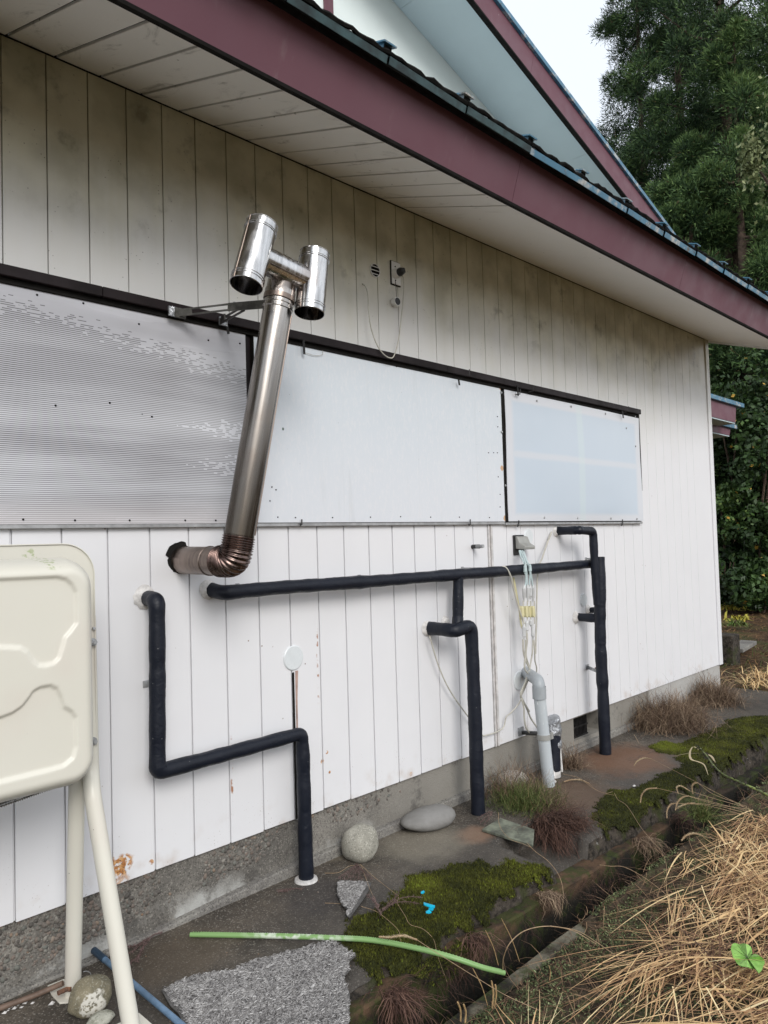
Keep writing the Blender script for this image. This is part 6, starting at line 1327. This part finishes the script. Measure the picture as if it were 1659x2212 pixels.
# far wood behind, one mass
rs_ = np.random.RandomState(9); n = 60000; uu = rs_.uniform(1330, 2300, n); hh = rs_.rand(n)**.9*np.interp(uu, [1330, 1420, 1560, 1700, 2300], [8.5, 12, 13.5, 15, 17]); dd_ = rs_.uniform(29, 36, n)
hd_ = np.array([ray(u, 1200)[:2] for u in np.linspace(1330, 2300, 200)]); hd_ /= np.linalg.norm(hd_, axis=1)[:, None]; hi = np.clip(((uu-1330)/970*199).astype(int), 0, 199); p2 = CAM[:2]+hd_[hi]*dd_[:, None]
hh = hh*(.8+.4*fbm(uu*.03, dd_*.3)); base = np.stack([p2[:, 0], p2[:, 1], hh], -1); d = rs_.randn(n, 3)+[0, 0, .4]; d /= np.linalg.norm(d, axis=1)[:, None]
V, T = sprays(base, d, rs_.uniform(.3, .7, n), rs_.uniform(.06, .16, n), rs_); tag(soup('far_wood', V, T, M['cedar'], rand=np.clip(.12+.5*fbm(base[:, 0]*.8, base[:, 2]*.8)-.25+.1*rs_.randn(n), 0, .9)), 'dark wood closing the view behind the cedars', 'wood', None, 'stuff')
# vine-covered thicket behind the corner
def thicket(u, dist, w_, H, n, label, seed, bright=0, mat='ivy', ls=.055, name='vine_thicket'):
    rs_ = np.random.RandomState(seed); x, y = at(u, dist); t = thing(name, (x, y, 0), label, 'shrub', 'vine covered shrubs under the cedars')
    b = MB()
    for k in range(7): a = rs_.rand()*6.28; b.tube([(x+.1*math.cos(a), y+.1*math.sin(a), -.05), (x+.35*w_*math.cos(a), y+.35*w_*math.sin(a), H*.45), (x+.55*w_*math.cos(a+.4), y+.55*w_*math.sin(a+.4), H*.85)], [.035, .025, .008], 6)
    b.build('stems', M['bark'], t, smooth=True)
    nl = 46; lc = np.stack([x+w_*.75*rs_.randn(nl)*.6, y+w_*.75*rs_.randn(nl)*.6, H*rs_.uniform(.08, .95, nl)], -1); lr = rs_.uniform(.25, .55, nl)*w_*.55
    i = rs_.randint(0, nl, n); d = rs_.randn(n, 3); d /= np.linalg.norm(d, axis=1)[:, None]; c = lc[i]+d*(lr[i]*rs_.uniform(.75, 1.08, n))[:, None]; c[:, 2] = np.maximum(c[:, 2], .03)
    nn = d+rs_.randn(n, 3)*.5; nn /= np.linalg.norm(nn, axis=1)[:, None]; a_ = np.cross(nn, rs_.randn(n, 3)); a_ /= np.linalg.norm(a_, axis=1)[:, None]; b_ = np.cross(nn, a_); s = rs_.uniform(.6, 1.3, n)[:, None]*ls
    V = np.stack([c-a_*s, c+b_*s*.62, c+a_*s, c-b_*s*.62], 1).reshape(-1, 3); j = np.arange(n)*4; T = np.stack([np.stack([j, j+1, j+2], -1), np.stack([j, j+2, j+3], -1)], 1).reshape(-1, 3)
    r = np.clip(.3+.3*rs_.rand(nl)[i]+bright+.14*rs_.randn(n), 0, .96); r = np.where(rs_.rand(n) < .008, 1, r); soup('foliage', V, T, M[mat], t, rand=np.repeat(r, 2)); return t
thicket(1568, 17.2, 1.1, 5.0, 8500, 'tall dark vine column right behind the house corner', 201, -.14, ls=.05)
thicket(1645, 16.8, 1.2, 4.6, 9000, 'dark vine thicket at the right edge behind the bright shrub', 202, -.12, ls=.055)
thicket(1500, 19.0, 1.6, 4.5, 4500, 'vine thicket mostly hidden by the house corner', 203, -.1)
thicket(1595, 16.6, .8, 2.5, 6500, 'bright green leafy shrub at middle height beyond the corner', 204, .16, ls=.05)
thicket(1665, 16.4, .8, 2.2, 6000, 'bright green leafy shrub at the right frame edge', 205, .18, ls=.05)
thicket(1735, 17.0, 1.6, 5.0, 5000, 'vine thicket just outside the right edge', 206, 0)
thicket(1575, 16.2, .5, 1.1, 2600, 'low dark leafy plant at the foot of the vine column', 207, -.05, ls=.06)
thicket(1630, 16.1, .6, 1.0, 2600, 'low broad leaved plant under the right shrub', 208, .0, ls=.06)
# pale broadleaf sprig at the right edge, high up
thicket(1672, 9.0, .33, 0.1, 10, 'x', 209) if False else None
rs_ = np.random.RandomState(44); bt = thing('broadleaf_tree', (*at(1745, 9.5), 0), 'light green broadleaf twigs reaching in at the right edge', 'tree')
x, y = at(1745, 9.5); e1 = P(1652, 440, 0)*0
q = at(1664, 9.2); tz = 1.55+(1160-435)/F*9.2
b = MB(); b.tube([(x, y, -.05), (x, y, 3.2), (x-.05, y+.05, tz-.3)], [.09, .07, .04], 8); b.tube([(x, y, tz-1.0), ((x+q[0])/2, (y+q[1])/2, tz-.3), (q[0], q[1], tz)], [.03, .02, .005], 6); b.build('trunk', M['bark'], bt, smooth=True)
n = 1700; c = np.concatenate([np.array([q[0], q[1], tz])+rs_.randn(600, 3)*[.05, .05, .12], np.array([x, y, tz+.1])+rs_.randn(n-600, 3)*[.15, .15, .35]]); nn = rs_.randn(n, 3); nn /= np.linalg.norm(nn, axis=1)[:, None]; a_ = np.cross(nn, rs_.randn(n, 3)); a_ /= np.linalg.norm(a_, axis=1)[:, None]; b_ = np.cross(nn, a_)
V = np.stack([c-a_*.03, c+b_*.018, c+a_*.03, c-b_*.018], 1).reshape(-1, 3); j = np.arange(n)*4; soup('foliage', V, np.stack([np.stack([j, j+1, j+2], -1), np.stack([j, j+2, j+3], -1)], 1).reshape(-1, 3), M['cover'], bt, rand=np.repeat(np.clip(.8+.15*rs_.randn(n), 0, 1), 2))
# yellowing plants and litter on the ground behind
def splay(u, v, n, L, lab, mat='yellowleaf', lo=0, hi=1, w=.012):
    q = G(u, v); rs = RS; base = np.tile([q[0], q[1], 0.0], (n, 1))+RS.randn(n, 3)*[.08, .08, 0]; Pn, Wn = arcs(base, RS.rand(n)*6.28, RS.uniform(.6, 1.4, n), L*RS.uniform(.6, 1.2, n), RS.uniform(1.2, 2.6, n), 6, w); Pn[:, :, 2] = np.maximum(Pn[:, :, 2], .01)
    V, T = ribbons(Pn, Wn); return tag(soup('fading_plant', V, T, M[mat], rand=np.repeat(RS.uniform(lo, hi, n), 10), origin=q), lab, 'plant', 'fading plants under the trees')
splay(1572, 1318, 60, .45, 'yellow green arching plant right behind the house corner', lo=.1, hi=.7)
splay(1607, 1308, 60, .5, 'green and orange arching plant left of the tall orange one', lo=.0, hi=.9)
splay(1632, 1312, 70, .5, 'tall orange brown withered lily leaves', lo=.6, hi=1)
splay(1655, 1300, 50, .5, 'green arching plant at the right edge under the shrubs', lo=0, hi=.25)
splay(1592, 1340, 40, .25, 'small bright yellow plant alone on the brown ground', lo=.35, hi=.5, w=.02)
splay(1585, 1352, 40, .3, 'low green tuft below the bright yellow plant', lo=0, hi=.1)
splay(1625, 1482, 70, .28, 'pale straw tuft at the far end of the slab', 'straw', .6, 1, .004)
splay(1648, 1466, 60, .3, 'straw tuft at the right edge beyond the slab', 'straw', .5, 1, .004)
n = 16000; uu = RS.uniform(7.75, 20, n); yy = RS.uniform(-1.2, 7.5, n); base = np.stack([uu, yy, groundz(uu, yy)+.01+.02*RS.rand(n)], -1)
Pn, Wn = arcs(base, RS.rand(n)*6.28, RS.uniform(-.1, .5, n), RS.uniform(.06, .28, n), RS.uniform(0, 1.2, n), 4, RS.uniform(.002, .007, n), curl=RS.randn(n)); V, T = ribbons(Pn, Wn)
M['litter'] = fib('forest_litter', [(0, (.04, .025, .018)), (.4, (.15, .08, .04)), (.7, (.30, .17, .075)), (.92, (.50, .35, .17)), (1, (.12, .16, .035))], .8)
tag(soup('ground_litter', V, T, M['litter'], rand=np.repeat(np.clip(RS.rand(n)*.75+.35*(fbm(uu*1.1, yy*1.1)-.4), 0, 1), 6)), 'brown leaf and twig litter on the ground under the trees', 'litter', None, 'stuff')
n = 9000; uu = RS.uniform(7.75, 17, n); yy = RS.uniform(-1.2, 6, n); k_ = fbm(uu*.8+3, yy*.8) > .5; uu, yy = uu[k_], yy[k_]; n = len(uu); base = np.stack([uu, yy, groundz(uu, yy)], -1)
Pn, Wn = arcs(base, RS.rand(n)*6.28, RS.uniform(.3, 1.3, n), RS.uniform(.06, .16, n), RS.uniform(0, 1.2, n), 4, RS.uniform(.002, .005, n)); V, T = ribbons(Pn, Wn)
tag(soup('rough_grass', V, T, M['greenweed'], rand=np.repeat(RS.rand(n), 6)), 'thin olive grass growing between the litter behind the house', 'grass', None, 'stuff')
q = G(1569, 1424); cbk = MB().box(q[0]-.12, q[0]+.13, q[1]-.12, q[1]+.16, -.1, .30).build('concrete_block', M['edge'], bevel=.01); tag(cbk, 'dark weathered concrete post stub behind the house corner', 'block')
q = G(1612, 1404); tag(MB().hexa((q[0]-.4, q[1]-.1, .02), (q[0]-.4, q[1]+.1, .02), (q[0]+.4, q[1]+.2, .02), (q[0]+.4, q[1], .02), (0, 0, .05)).build('fallen_plank', M['ledge'], bevel=.005), 'grey plank lying in the litter behind the concrete stub', 'plank')
